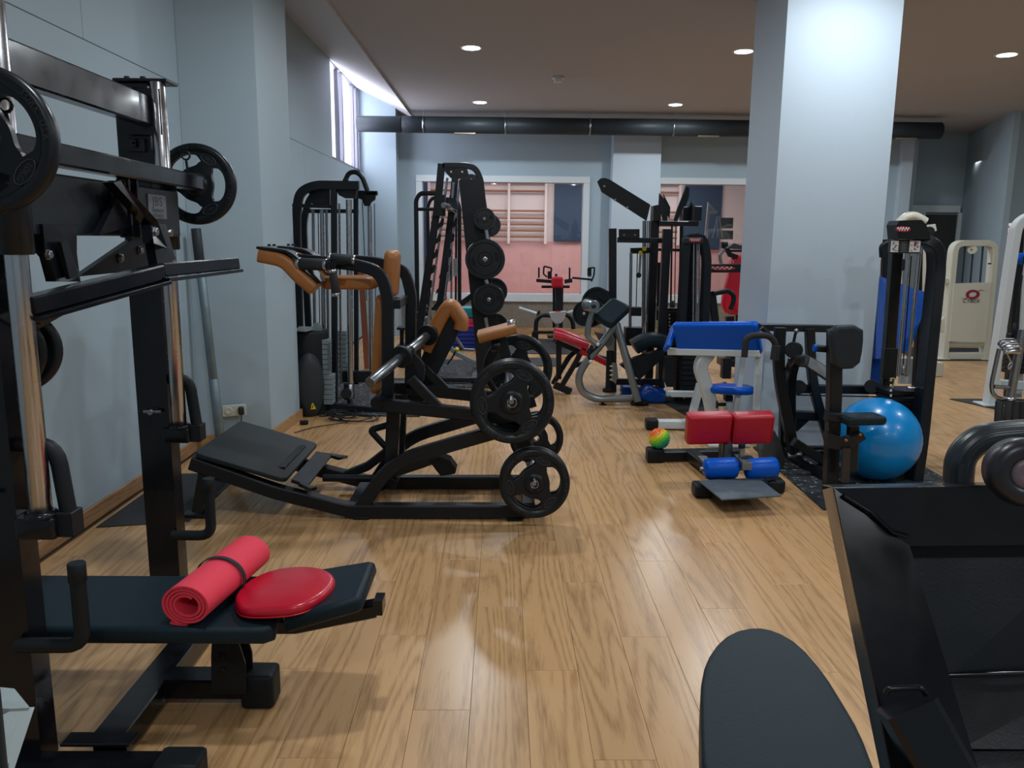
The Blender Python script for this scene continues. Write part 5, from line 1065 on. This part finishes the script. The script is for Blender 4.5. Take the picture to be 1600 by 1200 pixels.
for x0, x1 in ((1099, 1153), (1163, 1216)):
    a_, b_ = P(x0, 733, 4.82), P(x1, 730, 4.82); g = G(); d = (b_ - a_).length
    lathe(g, [(0.0, -0.004), (0.035, 0), (0.06, 0.012), (0.066, 0.03), (0.066, d - 0.03), (0.06, d - 0.012), (0.035, d), (0.0, d + 0.004)], a_, b_ - a_, 26); build(g, 'foam_roller', BLUE, t)
g = G(); a_ = P(1094, 733, 4.82); b_ = P(1200, 731, 4.82); cyl(g, a_, b_, 0.014); build(g, 'roller_axle', SIL, t)
g = G(); p_ = P(1160, 722, 4.85); box(g, tuple(p_), (0.06, 0.2, 0.05)); build(g, 'roller_bracket', SIL, t)
boxP('height_post', 1157, 700, 1163, 722, 4.85, 0.03, SIL); g = G(); cyl(g, P(1159, 700, 4.84), P(1159, 693, 4.84), 0.022, 8); build(g, 'star_knob', RUB, t)
boxP('bracket_block', 1160, 715, 1178, 728, 4.83, 0.06)
g = G(); plate3(g, [PZ(1092, 752, .105), PZ(1184, 747, .105), PZ(1221, 775, .105), PZ(1128, 781, .105)], (0, 0, 0.008)); build(g, 'foot_plate', mat('ribbed_grey_plate', (0.085, 0.11, 0.125), 0.45, bump=1.0, bscale=50, var=0.3, vscale=18), t)
g = G(); sq(g, [(1.23, 4.78, 0.045), (1.74, 4.86, 0.045)], 0.09, 0.06); build(g, 'front_foot_beam', BLM, t)
for x_, y_ in ((1.24, 4.76), (1.72, 4.86)): g = G(); slab(g, rrect(0.12, 0.085, 0.02), -0.05, 0.06, frame((x_, y_ + 0.0, 0.045), (0, 1, 0), (0, 0, 1)), 0.014); build(g, 'rubber_foot', RUB, t)
# grey tyre-like step behind it
t = thing('grey_rocker_board', 'grey round-edged rocker standing on edge between the red pads and the pillar', 'balance board', (1.93, 5.45, 0))
g = G(); q = PP([(1186, 700), (1194, 678), (1206, 670), (1216, 690), (1222, 712), (1221, 728), (1192, 728)], 5.45); 
g.add([], []); plate3(g, q, (0, 0.12, 0)); build(g, 'rocker', mat('rubber_grey', (0.06, 0.075, 0.08), 0.6, bump=0.5, bscale=80), t)
# spiky rainbow ball
c_ = P(1030, 692, 5.55); R_ = 0.073; c_.z = R_ + 0.096; 
g = G(); sphere(g, c_, R_, 28, 20); random.seed(3)
for i in range(150):
    z = 1 - 2 * (i + 0.5) / 150; a = i * 2.39996; r_ = math.sqrt(1 - z * z); n_ = V((r_ * math.cos(a), r_ * math.sin(a), z)); lathe(g, [(0.0045, 0), (0.003, 0.005), (0.0, 0.007)], c_ + n_ * (R_ - 0.001), n_, 6)
RB = mat('rainbow_ball', (1, 1, 1), 0.4); nt = RB.node_tree; N = nt.nodes; L = nt.links
tc = N.new('ShaderNodeTexCoord'); mp = N.new('ShaderNodeMapping'); mp.inputs['Location'].default_value = (0, 0, 0); mp.inputs['Rotation'].default_value = (0, 0.55, 0); sp = N.new('ShaderNodeSeparateXYZ')
mr = N.new('ShaderNodeMapRange'); mr.inputs['From Min'].default_value = -R_; mr.inputs['From Max'].default_value = R_
cr = N.new('ShaderNodeValToRGB'); e = cr.color_ramp.elements; e[0].position = 0.10; e[0].color = (0.0, 0.18, 0.45, 1); e[1].position = 0.9; e[1].color = (0.9, 0.15, 0.02, 1)
for p_, cc in ((0.35, (0.01, 0.45, 0.12, 1)), (0.6, (0.25, 0.7, 0.03, 1)), (0.75, (0.85, 0.65, 0.02, 1))): q = cr.color_ramp.elements.new(p_); q.color = cc
L.new(tc.outputs['Object'], mp.inputs['Vector']); L.new(mp.outputs[0], sp.inputs[0]); L.new(sp.outputs['Z'], mr.inputs['Value']); L.new(mr.outputs['Result'], cr.inputs['Fac']); L.new(cr.outputs['Color'], N['Principled BSDF'].inputs['Base Color'])
tag(build(g, 'spiky_massage_ball', RB, None, c_), 'small spiky rainbow coloured massage ball sitting on the bench foot', 'ball')
# ============================================================ SEATED ROW / PULLDOWN beside the big pillar
g = G(); slab(g, [(1.93, 5.95), (1.90, 4.50), (2.95, 4.60), (3.0, 5.95)], 0.001, 0.012, None, 0.002, 1, False); tag(build(g, 'floor_mat', MATT, None, (2.4, 5.2, 0)), 'white-flecked black rubber mat under the row machine and gym ball', 'mat')
t = thing('seated_row_machine', 'black chest-supported row machine with a dark chest pad in front of the big pillar', 'exercise machine', (2.3, 5.4, 0))
t_row = t
sqP('chest_post', [(1304, 515), (1303, 620), (1296, 790)], 4.80, 0.08, 0.075)
g = G(); q = PP([(1294, 509), (1347, 507), (1347, 540), (1340, 575), (1301, 577), (1297, 540)], 4.70); c_ = sum(q, V((0, 0, 0))) / 6
slab(g, smooth_loop([(v.x - c_.x, v.z - c_.z) for v in q], 1), -0.0, 0.07, frame((c_.x, 4.74, c_.z), (1, 0, 0), (0, 0, 1)), 0.02, 3); build(g, 'chest_pad', mat('slate_vinyl', (0.012, 0.020, 0.028), 0.5, bump=0.9, bscale=45, spec=0.3), t)
g = G(); cyl(g, P(1274, 544, 4.85), P(1300, 546, 4.85), 0.022); o = build(g, 'adjuster_pin', RUB, t); g = G(); cyl(g, P(1271, 544, 4.85), P(1276, 544, 4.85), 0.023); build(g, 'pin_band', BLUE, o)
sqP('top_rail', [(1186, 511), (1316, 514)], 5.6, 0.05, 0.05)
sqP('swing_arm', [(1219, 512), (1216, 560), (1219, 600), (1240, 706)], 5.35, 0.06, 0.07, f=0.2)
sqP('swing_arm', [(1265, 514), (1268, 600), (1296, 690), (1300, 710)], 5.55, 0.06, 0.06, f=0.2)
g = G(); sq(g, fillet([P(1234, 690, 5.6), P(1234, 590, 5.45), P(1240, 566, 5.2), P(1258, 562, 5.05), P(1303, 592, 4.83)], 0.12, 5), 0.06, 0.07); build(g, 'curved_frame', BLM, t)
sqP('cable_beam', [(1240, 607), (1385, 609)], 5.6, 0.06, 0.06); tubeP('cable', [(1240, 617), (1370, 620)], 5.55, 0.005, RUB)
for x, y in ((1248, 605), (1362, 604)): g = G(); cyl(g, P(x, y, 5.48), P(x, y, 5.56), 0.05, 22); build(g, 'pulley', RUB, t)
g = G(); cyl(g, P(1239, 547, 5.3), P(1242, 547, 5.4), 0.055, 22); build(g, 'pulley', RUB, t)
tubeP('pulley_strap', [(1244, 516), (1240, 535)], 5.4, 0.01); tubeP('cable', [(1232, 560), (1230, 640)], 5.4, 0.005, RUB)
g = G(); q = P(1244, 517, 5.35); lathe(g, [(0.006, 0), (0.016, 0.004), (0.016, 0.012), (0.006, 0.016)], q, (0, -1, 0), 10); build(g, 'carabiner', STL, t)
tubeP('upper_handle', [(1238 - 75, 558), (1165, 530), (1175, 524), (1200, 524), (1210, 532), (1213, 545)], 5.3, 0.022, FOAM, f=0.10); tubeP('handle_grip', [(1213, 540), (1210, 562)], 5.28, 0.03, FOAM); tubeP('handle_link', [(1190, 512), (1205, 526)], 5.35, 0.018)
sqP('step_bar', [(1238, 648), (1276, 650)], 5.6, 0.08, 0.06); sqP('diagonal_leg', [(1240, 690), (1302, 730)], 5.2, 0.06, 0.06); sqP('brace', [(1240, 670), (1262, 650)], 5.6, 0.05, 0.05)
sqP('rear_upright', [(1226, 640), (1224, 706)], 5.75, 0.06, 0.07)
g = G(); sq(g, [(2.02, 5.72, 0.04), (2.7, 5.72, 0.04)], 0.07, 0.07); build(g, 'base_beam', BLM, t)
g = G(); sq(g, [(2.10, 5.65, 0.05), (2.18, 4.80, 0.05)], 0.08, 0.07, ref=(1, 0, 0)); build(g, 'base_beam', BLM, t)
g = G(); cyl(g, P(1230, 712, 5.35), P(1252, 712, 5.35), 0.02); build(g, 'pivot', STL, t)
tubeP('low_axle', [(1246, 709), (1300, 706)], 5.45, 0.022)
# seat on adjustable post
sqP('seat_arm', [(1290, 650), (1340, 656)], 4.72, 0.06, 0.055); g = G(); q = P(1345, 655, 4.7); slab(g, rrect(0.26, 0.16, 0.03, 4), -0.025, 0.03, frame(q + V((0.0, 0, 0)), (1, 0.1, 0), (-0.1, 1, 0)), 0.022, 3); build(g, 'seat', VIN, t)
sqP('seat_post', [(1333, 665), (1330, 735)], 4.72, 0.055, 0.06)
g = G(); plate3(g, [P(1290, 674, 4.7), P(1318, 684, 4.7), P(1345, 675, 4.66), P(1350, 684, 4.66), P(1322, 702, 4.7), P(1290, 698, 4.7)], (0, 0.06, 0)); build(g, 'seat_bracket', BLM, t)
for q in ((1344, 679), (1322, 688)): g = G(); sphere(g, P(q[0], q[1], 4.64), 0.012, 10, 8); build(g, 'worn_bolt', mat('copper_bolt', (0.35, 0.16, 0.08), 0.4, 0.8), t)
plP('slotted_plate', [(1316, 700), (1328, 700), (1326, 754), (1314, 752)], 4.66, 0.02, mat('dark_worn_steel', (0.05, 0.045, 0.045), 0.4, 0.6))
# weight stack tower
t = thing('weight_stack_tower', 'tall rounded black weight stack tower with red logo and instruction labels behind the gym ball', 'exercise machine', (2.75, 5.4, 0))
g = G(); q = [P(1376, 720, 5.75), P(1400, 392, 5.55)]; q[0].z = 0.0; sq(g, q, 0.07, 0.075); build(g, 'left_upright', BLM, t)
pts = [P(1427, 752, 5.12), P(1436, 690, 5.15), P(1463, 420, 5.3), P(1462, 390, 5.3), P(1450, 377, 5.3), P(1430, 374, 5.35)]; pts[0].z = 0.0
g = G(); sq(g, fillet(pts, 0.12, 6), 0.13, 0.07); build(g, 'rounded_upright', BLM, t)
g = G(); sq(g, [P(1458, 420, 5.5), P(1444, 600, 5.5)], 0.05, 0.05); build(g, 'inner_upright', BLM, t)
plP('top_shroud', [(1393, 352), (1397, 345), (1432, 344), (1439, 352), (1446, 374), (1395, 374)], 5.3, 0.14, RUB)
oval_logo(P(1411, 358, 5.225), 0.10, 0.036, t)
boxP('label_panel', 1392, 374, 1438, 396, 5.27, 0.03, GRYD)
for x0, x1, c_ in ((1393, 1403, 0), (1422, 1437, 1)):
    o = boxP('instruction_label', x0, 376, x1, 394, 5.262, 0.004, WHP, ch=0)
    g = G(); random.seed(4 + c_)
    for k in range(9): box(g, tuple(P(x0 + 2 + random.random() * (x1 - x0 - 4), 378 + k * 1.7, 5.259)), (0.008 + 0.01 * random.random(), 0.002, 0.004), ch=0)
    q = build(g, 'figure_marks', mat('print_blue', (0.05, 0.12, 0.25), 0.5), o); q['kind'] = 'stuff'
    if c_: g = G(); box(g, tuple(P(1430, 382, 5.258)), (0.012, 0.002, 0.024), ch=0); build(g, 'red_mark', RED, o)
g = G()
for k in range(7): box(g, tuple(P(1412, 378 + k * 2.4, 5.264)), (0.045 - 0.02 * (k % 2), 0.002, 0.003), ch=0)
o = build(g, 'label_text', mat('print_grey', (0.25, 0.26, 0.27), 0.5), t); o['kind'] = 'stuff'
for x0, x1, Y in ((1419, 1403, 5.42), (1436, 1417, 5.38)): tubeP('guide_rod', [(x1, 588), (x0, 396)], Y, 0.013, CHR)
tubeP('cable', [(1411, 570), (1424, 400)], 5.45, 0.004, RUB); g = G(); cyl(g, P(1411, 586, 5.42), P(1412, 572, 5.42), 0.015); build(g, 'selector_tube', CHR, t)
for k in range(14):
    z0 = 0.06 + 0.034 * k; g = G(); box(g, (2.735, 5.38, z0 + 0.016), (0.23, 0.22, 0.030), ch=0.003); build(g, 'weight_block', BLM, t)
g = G(); box(g, (2.735, 5.38, 0.56), (0.26, 0.2, 0.03)); build(g, 'stack_top', BLM, t)
g = G(); cyl(g, P(1418, 606, 5.2), P(1438, 606, 5.2), 0.01); build(g, 'top_pin', CHR, t)
g = G()
for k in range(5): box(g, tuple(P(1392, 594 + k * 8, 5.262)), (0.014, 0.003, 0.016), ch=0)
o = build(g, 'stack_numbers', WHP, t); o['kind'] = 'stuff'
g = G(); tube(g, PP([(1392, 592), (1398, 590), (1396, 602), (1394, 606)], 5.25), 0.004, 6, 0.02); cyl(g, P(1391, 592, 5.25), P(1394, 592, 5.25), 0.008); build(g, 'pin_cord', mat('dull_yellow', (0.4, 0.38, 0.1), 0.5), t)
boxP('side_panel', 1383, 544, 1400, 592, 5.6, 0.05)
g = G(); box(g, (2.77, 5.15, 0.008), (0.22, 0.14, 0.014)); build(g, 'foot_plate', BLM, t)
tubeP('rear_grip', [(1378, 402), (1377, 384), (1388, 379)], 5.75, 0.018, RUB, f=0.05)
# gym ball
R_ = 0.272; c_ = P(1370, 688, 5.12); c_.z = R_ + 0.012
g = G(); nu, nv = 64, 40
for i in range(1):
    vs = []; fs = []
    for a_ in range(nv + 1):
        for b_ in range(nu):
            th = PI * a_ / nv; ph = 2 * PI * b_ / nu; rr = R_ * (1 + 0.0022 * math.cos(th * 40) * (0.25 < th / PI < 0.75)); vs.append(c_ + V((rr * math.sin(th) * math.cos(ph), rr * math.sin(th) * math.sin(ph), rr * math.cos(th))))
    for a_ in range(nv):
        for b_ in range(nu): k_ = (b_ + 1) % nu; fs.append([a_ * nu + b_, (a_ + 1) * nu + b_, (a_ + 1) * nu + k_, a_ * nu + k_])
    g.add(vs, fs, True)
tag(build(g, 'gym_ball', LBLU, None, c_ - V((0, 0, R_))), 'large bright blue inflatable gym ball on the speckled mat', 'ball')
# blue mats leaning on the pillar
g = G(); q = [P(1368, 430, 6.3), P(1449, 458, 6.3), P(1436, 500, 6.2), P(1420, 545, 6.15), P(1390, 560, 6.1), P(1366, 560, 6.1)]; plate3(g, q, (0, 0.05, 0)); tag(build(g, 'folded_mat', BLUD, None, (3.1, 6.2, 0.3)), 'blue vinyl gym mat draped behind the weight stack tower', 'mat', 'blue mats by the pillar')
g = G(); q = [P(1362, 437, 6.45), P(1390, 440, 6.45), P(1378, 612, 6.3), P(1357, 605, 6.3)]; plate3(g, q, (0, 0.06, 0)); tag(build(g, 'folded_mat', BLUD, None, (3.0, 6.4, 0.0)), 'dark blue mat standing on end against the right edge of the pillar', 'mat', 'blue mats by the pillar')
t = thing('mat_rack', 'black post rack holding the blue mats beside the pillar', 'rack', (3.2, 6.35, 0))
sqP('post', [(1445, 470), (1432, 690)], 6.3, 0.06, 0.11); sqP('post', [(1378, 600), (1376, 690)], 6.4, 0.05, 0.05); sqP('rung', [(1378, 612), (1438, 612)], 6.35, 0.04, 0.04); boxP('white_panel', 1409, 560, 1432, 600, 6.4, 0.03, WHM)
sqP('post', [(1384, 374), (1383, 440)], 6.6, 0.05, 0.06); 
# cream machine with its head above the tower
t = thing('cream_pulley_machine', 'cream machine head with dark pulleys peeking above the weight stack tower', 'exercise machine', (5.0, 9.6, 0))
tubeP('arched_top', [(1402, 352), (1412, 340), (1428, 336), (1446, 346)], 9.6, 0.05, CRM, f=0.2); plP('pulley_cover', [(1446, 352), (1460, 350), (1462, 360), (1452, 366)], 9.6, 0.05, CRM)
g = G(); cyl(g, P(1452, 362, 9.5), P(1452, 362, 9.6), 0.06); build(g, 'pulley', RUB, t); g = G(); cyl(g, P(1446, 372, 9.5), P(1446, 372, 9.6), 0.05); build(g, 'pulley', RUB, t)
sqP('post', [(1450, 372), (1446, 560)], 9.6, 0.08, 0.08, CRM); sqP('post', [(1404, 352), (1400, 560)], 9.6, 0.08, 0.08, CRM); plP('red_pad', [(1384, 396), (1392, 396), (1392, 420), (1384, 420)], 9.5, 0.08, RED); plP('seat', [(1400, 402), (1412, 406), (1416, 420), (1404, 424)], 9.5, 0.1, RUB)
g = G(); a_ = P(1396, 566, 9.6); b_ = P(1458, 566, 9.6); box(g, ((a_.x + b_.x) / 2, 9.6, a_.z / 2 + 0.02), (b_.x - a_.x, 0.5, a_.z + 0.03)); build(g, 'base', CRM, t)
# ============================================================ CREAM WEIGHT TOWER with logo
g = G(); slab(g, [(5.7, 10.65), (7.0, 10.75), (7.2, 12.0), (5.8, 12.0)], 0.001, 0.01, None, 0.002, 1, False); tag(build(g, 'floor_mat', MATG, None, (6.4, 11.3, 0)), 'dark mat under the cream weight tower', 'mat')
t = thing('cream_weight_tower', 'cream weight tower with rounded frame and a crimson swirl logo near the alcove', 'exercise machine', (6.25, 10.8, 0))
YX = 10.8
sqP('rounded_frame', [(1473, 563), (1489, 392), (1492, 384), (1500, 380), (1543, 380), (1551, 384), (1552, 395), (1537, 562)], YX, 0.14, 0.08, CRM, f=0.16)
sqP('cross_rail', [(1476, 556), (1536, 556)], YX, 0.12, 0.09, CRM); sqP('cross_rail', [(1481, 538), (1537, 537)], YX, 0.08, 0.06, CRM)
plP('front_panel', [(1490, 443), (1548, 441), (1539, 534), (1483, 533)], YX - 0.09, 0.03, CRM)
plP('side_gusset', [(1465, 505), (1490, 478), (1490, 490), (1474, 506), (1488, 512), (1486, 526), (1478, 522), (1464, 512)], YX, 0.05, CRM)
sqP('side_arm', [(1470, 438), (1486, 439)], YX, 0.08, 0.07, CRM)
for x in (1508, 1521, 1536): tubeP('guide_rod', [(x - 5, 442), (x, 384)], YX, 0.012, GRYD)
g = G(); cyl(g, P(1519, 390, YX - 0.05), P(1519, 390, YX + 0.03), 0.06, 24); pu = build(g, 'pulley', CRM, t); g = G(); bolt(g, P(1518, 390, YX - 0.05), (0, -1, 0), 0.01); build(g, 'bolt', STL, pu)
boxP('slot', 1544, 411, 1549, 413, YX - 0.08, 0.01, RUB)
Mf = frame(P(1520, 460, YX - 0.115), (1, 0, 0.0), (0, 0, 1))
def crescent(g, M_, s, flip):
    o = []; 
    for i in range(13):
        a = PI * (1.05 - 0.95 * i / 12) if 0 else PI * (0.15 + 1.0 * i / 12); o.append((0.13 * math.cos(a), 0.085 * math.sin(a)))
    inn = []
    for i in range(13): a = PI * (1.15 - 1.0 * i / 12); inn.append((0.015 + 0.085 * math.cos(a), -0.004 + 0.052 * math.sin(a)))
    pts = [(0.24, 0.075), (0.12, 0.085)] + o[1:] + inn + [(0.12, 0.072)]
    pts = [(x * flip * s, y * flip * s) for x, y in pts]; vs = [M_ @ V((x, y, 0)) for x, y in pts]; g.add(vs, [list(range(len(vs)))]); return g
MAG = mat('crimson_print', (0.28, 0.008, 0.06), 0.5)
g = G(); crescent(g, Mf, 0.72, 1); build(g, 'logo_swirl', MAG, t); g = G(); crescent(g, Mf, 0.72, -1); build(g, 'logo_swirl', MAG, t)
g = G(); text(g, 'CYBEX', Mf @ Matrix.Translation(V((-0.01, -0.088, 0))), 0.075, 0.25, 1.0); o = build(g, 'logo_text', mat('ink', (0.01, 0.01, 0.015), 0.5), t); o['kind'] = 'stuff'
for x, y in ((1472, 563), (1538, 562)): p_ = PZ(x, y); g = G(); box(g, (p_.x, YX, 0.018), (0.2, 0.2, 0.016)); build(g, 'foot_plate', CRM, t)
# ============================================================ WHITE CABLE MACHINE at the right edge
g = G(); slab(g, [(4.55, 7.95), (4.9, 6.95), (6.6, 6.95), (6.6, 7.95)], 0.001, 0.01, None, 0.002, 1, False); tag(build(g, 'floor_mat', MATG, None, (5.5, 7.5, 0)), 'dark rubber mat under the white cable machine at the right edge', 'mat')
t = thing('white_cable_machine', 'white cable machine with arched frame cut by the right edge', 'exercise machine', (5.3, 7.7, 0))
pts = [P(1545, 628, 7.65), P(1584, 375, 7.65), P(1588, 352, 7.65), P(1606, 338, 7.65), P(1660, 338, 7.65), P(1680, 380, 7.65), P(1650, 640, 7.65)]; pts[0].z = 0.01; pts[-1].z = 0.01
g = G(); sq(g, fillet(pts, 0.3, 7), 0.10, 0.08); build(g, 'arched_frame', WHM, t)
g = G(); box(g, (pts[0].x, 7.65, 0.018), (0.2, 0.2, 0.016)); build(g, 'foot_plate', WHM, t)
sqP('lower_rail', [(1560, 600), (1655, 606)], 7.8, 0.08, 0.09, WHM)
for x in (1592, 1604): sqP('inner_column', [(x - 16, 620), (x, 352)], 8.0, 0.08, 0.07, BLM if x < 1600 else WHM)
g = G(); cyl(g, P(1582, 404, 7.8), P(1600, 404, 7.8), 0.055, 20); build(g, 'blue_roller', BLUE, t)
for k in range(9): g = G(); box(g, (P(1590, 540, 7.9).x + 0.24, 7.95, 0.30 + k * 0.045), (0.6, 0.14, 0.041), ch=0.003); build(g, 'weight_block', BLM, t)
tubeP('cable', [(1584, 520), (1600, 400)], 7.6, 0.006, RUB)
# second machine seen through / mirrored window handled by studio. attachment rack:
t = thing('cable_attachment_rack', 'chrome stand hung with cable handles at the right edge', 'rack', (3.5, 5.6, 0))
YK = 5.4
tubeP('stand_tube', [(1561, 545), (1549, 600), (1550, 614), (1558, 622), (1582, 626)], YK, 0.014, STL, f=0.08); tubeP('crossbar', [(1553, 604), (1582, 606)], YK, 0.014, STL)
g = G(); tube(g, [P(1598, 515, YK), P(1590, 560, YK), P(1578, 624, YK), V((P(1570, 680, YK).x, YK, 0.0))], 0.028, 14); build(g, 'post', STL, t)
g = G(); lathe(g, [(0.03, 0), (0.036, 0.004), (0.036, 0.02), (0.03, 0.024)], P(1578, 626, YK - .02), (0, 0, 1), 18); build(g, 'collar', CHR, t)
for k, x in enumerate((1562, 1577, 1590, 1600)):
    g = G(); a_ = P(x, 627, YK - 0.03 * k); b_ = P(x - 5, 700, YK - 0.03 * k); cyl(g, a_, b_, 0.027, 16); tag(build(g, 'bar_grip', FOAM, None, b_), 'upright black foam grip below the chrome stand, ' + ('leftmost', 'second from the left', 'third from the left', 'at the picture edge')[k], 'grip', 'foam grips under the chrome stand')
random.seed(11)
for k in range(4):
    c_ = P(1573 + 3 * k, 536 + 4 * k, YK - 0.04 * k); g = G(); w_ = 0.055
    tube(g, [c_ + V((-w_, 0, 0)), c_ + V((-w_ * 0.8, -0.02, 0.03)), c_ + V((w_ * 0.8, -0.02, 0.03)), c_ + V((w_, 0, -0.0))], 0.006, 8, 0.02); cyl(g, c_ + V((-w_, 0, -0.005)), c_ + V((w_, 0, -0.008)), 0.014)
    tag(build(g, 'stirrup', CHR if k % 2 else STL, None, c_), 'chrome stirrup cable handle piled on the stand, ' + ('topmost', 'second from the top', 'third from the top', 'lowest')[k], 'handle', 'cable handles on the stand')
g = G(); tube(g, PP([(1573, 552), (1578, 562), (1582, 570), (1576, 578), (1575, 572), (1580, 565)], YK - 0.05), 0.006, 8, 0.02); tag(build(g, 'snap_hook', CHR, None, P(1577, 565, YK)), 'chrome snap hook dangling under the pile of handles', 'hook')
g = G(); tube(g, PP([(1585, 525), (1588, 500), (1597, 430)], YK + 0.05), 0.006, 8); cyl(g, P(1582, 528, YK + .05), P(1587, 505, YK + .05), 0.013); tag(build(g, 'cable_end', RUB, None, P(1585, 525, YK)), 'black cable with thick sleeve running up beside the white frame', 'cable')
# ============================================================ FOREGROUND MACHINE, lower right
t = thing('foreground_machine', 'large black steel machine frame close to the camera in the lower right corner', 'exercise machine', (0.85, 1.1, 0))
def FP(x, y): 
    # plane of the tilted weldment: depth grows with height
    return P(x, y, 1.25 - (y - 757) * 0.00052)
def fquad(nm, pts, th=0.006, m=BLK):
    g = G(); q = [FP(x, y) for x, y in pts]; plate3(g, q, (0, th, 0)); return build(g, nm, m, t)
TL, TR, IL, IR = (1302, 762), (1700, 757), (1420, 852), (1700, 848)
def slope_quad(nm, pts, th=0.006, m=BLK):
    g = G(); q = [P(*p) for p in pts]; plate3(g, q, (0, th, 0.0)); return build(g, nm, m, t)
slope_quad('top_flange', [(1302, 762, 1.25), (1700, 757, 1.25), (1700, 850, 1.24), (1420, 852, 1.24)])
slope_quad('left_flange', [(1302, 762, 1.25), (1420, 852, 1.24), (1545, 1260, 1.08), (1404, 1260, 1.05)])
slope_quad('side_web', [(1302, 762, 1.25), (1404, 1260, 1.05), (1388, 1260, 1.12), (1286, 766, 1.33)])
slope_quad('top_web', [(1302, 762, 1.25), (1700, 757, 1.25), (1690, 752, 1.33), (1286, 758, 1.33)])
slope_quad('recess_panel', [(1408, 846, 1.29), (1720, 842, 1.29), (1700, 1060, 1.22), (1470, 1065, 1.20)], m=BLM)
slope_quad('recess_panel', [(1466, 1055, 1.21), (1720, 1050, 1.22), (1720, 1170, 1.13), (1500, 1168, 1.12)], m=BLM)
slope_quad('recess_lower_panel', [(1490, 1160, 1.14), (1720, 1160, 1.14), (1720, 1300, 1.04), (1530, 1300, 1.04)], m=BLM)  # lowest recess panel, below the step, in the same powdercoat
g = G(); tube(g, [P(1466, 1055, 1.2), P(1580, 1052, 1.2), P(1720, 1050, 1.21)], 0.004, 8); build(g, 'fold_edge', BLK, t)
g = G(); tube(g, [P(1318, 775, 1.242), P(1360, 800, 1.24), P(1395, 832, 1.236), P(1418, 838, 1.236)], 0.0035, 8); build(g, 'weld_bead', BLK, t)
g = G(); sq(g, [P(1415, 1100, 1.05), P(1520, 1290, 0.98)], 0.08, 0.075, ref=(0, 1, 0), c=0.008); build(g, 'brace_tube', BLK, t)
g = G(); tube(g, [P(1384, 1084, 1.04), P(1388, 1076, 1.04), P(1440, 1074, 1.03), P(1447, 1086, 1.03)], 0.004, 8, 0.006); build(g, 'weld_bead', BLK, t)
g = G(); box(g, (0.92, 1.22, 0.35), (0.09, 0.09, 0.70)); box(g, (0.95, 1.2, 0.03), (0.4, 0.1, 0.06)); build(g, 'support_column', BLM, t)
# ribbed arch grip
arch = fillet([P(1497, 752, 1.36), P(1500, 712, 1.36), P(1530, 684, 1.36), P(1580, 678, 1.36), P(1680, 676, 1.36)], 0.06, 8)
ribs = []
g = G(); rr = 0.0245; prof = []
for i in range(72): a = 2 * PI * i / 72; k_ = rr * (1 + 0.018 * (1 if i % 3 == 0 else -0.4)); prof.append((k_ * math.cos(a), k_ * math.sin(a)))
sweep(g, arch, prof, (0, 1, 0), True); build(g, 'ribbed_grip', mat('ribbed_rubber', (0.018, 0.026, 0.032), 0.34, spec=0.5), t)
g = G(); cyl(g, P(1497, 758, 1.36), P(1497, 745, 1.36), 0.0235, 24); build(g, 'grip_tube', BLK, t)
c_ = P(1600, 738, 1.17)
g = G(); lathe(g, [(0.024, 0.018), (0.03, 0.022), (0.044, 0.02), (0.051, 0.01), (0.053, 0.0), (0.05, -0.03), (0.02, -0.03)], c_, (-0.25, -1, 0.12), 40); kn = build(g, 'roller_disc', mat('satin_black', (0.018, 0.017, 0.024), 0.34), t)
g = G(); lathe(g, [(0.006, 0.018), (0.008, 0.022), (0.021, 0.021), (0.024, 0.016)], c_, (-0.25, -1, 0.12), 32); build(g, 'roller_hub', mat('dusty_pink_metal', (0.17, 0.13, 0.15), 0.45, 0.3), kn)
g = G(); lathe(g, [(0.0, 0.019), (0.007, 0.019)], c_, (-0.25, -1, 0.12), 6, False); build(g, 'hex_socket', mat('deep_black', (0.003, 0.003, 0.003), 0.8), kn)
# black bench pad in the foreground
zt = 0.55
t = thing('black_bench_pad', 'long black vinyl bench pad with a rounded end in the bottom foreground', 'bench', (0.62, 1.5, 0))
ol = [(1096, 1190), (1094, 1110), (1096, 1050), (1112, 1012), (1140, 986), (1180, 977), (1215, 984), (1252, 1006), (1290, 1050), (1320, 1098), (1345, 1140), (1372, 1200)]
q = [PZ(x, y, zt) for x, y in ol]; q[-1] = PZ(1368, 1200, zt)
o2 = [(v.x, v.y) for v in q]; o2 = [(o2[0][0] + 0.0, 0.9)] + o2 + [(o2[-1][0], 0.9)]
base = o2[1:-1]; sm = [base[0]]
for i in range(len(base) - 1): a, b = base[i], base[i + 1]; sm += [(a[0] * .75 + b[0] * .25, a[1] * .75 + b[1] * .25), (a[0] * .25 + b[0] * .75, a[1] * .25 + b[1] * .75)]
sm.append(base[-1]); o2 = [o2[0]] + sm + [o2[-1]]
g = G(); slab(g, o2, zt - 0.06, zt, None, 0.014, 5); build(g, 'pad', VIN, t)
g = G(); slab(g, inset(o2 if True else o2, -0.0), zt - 0.075, zt - 0.061, None, 0.002, 1, False); build(g, 'pad_board', BLM, t)
g = G(); sq(g, [(0.60, 0.95, zt - 0.10), (0.60, 1.75, zt - 0.10)], 0.05, 0.05, ref=(1, 0, 0)); build(g, 'pad_rail', BLM, t)
g = G(); sq(g, [(0.60, 1.35, zt - 0.12), (0.60, 1.35, 0.0)], 0.06, 0.06); build(g, 'post', BLM, t)
g = G(); box(g, (0.6, 1.3, 0.03), (0.1, 0.6, 0.05)); build(g, 'floor_beam', BLM, t)
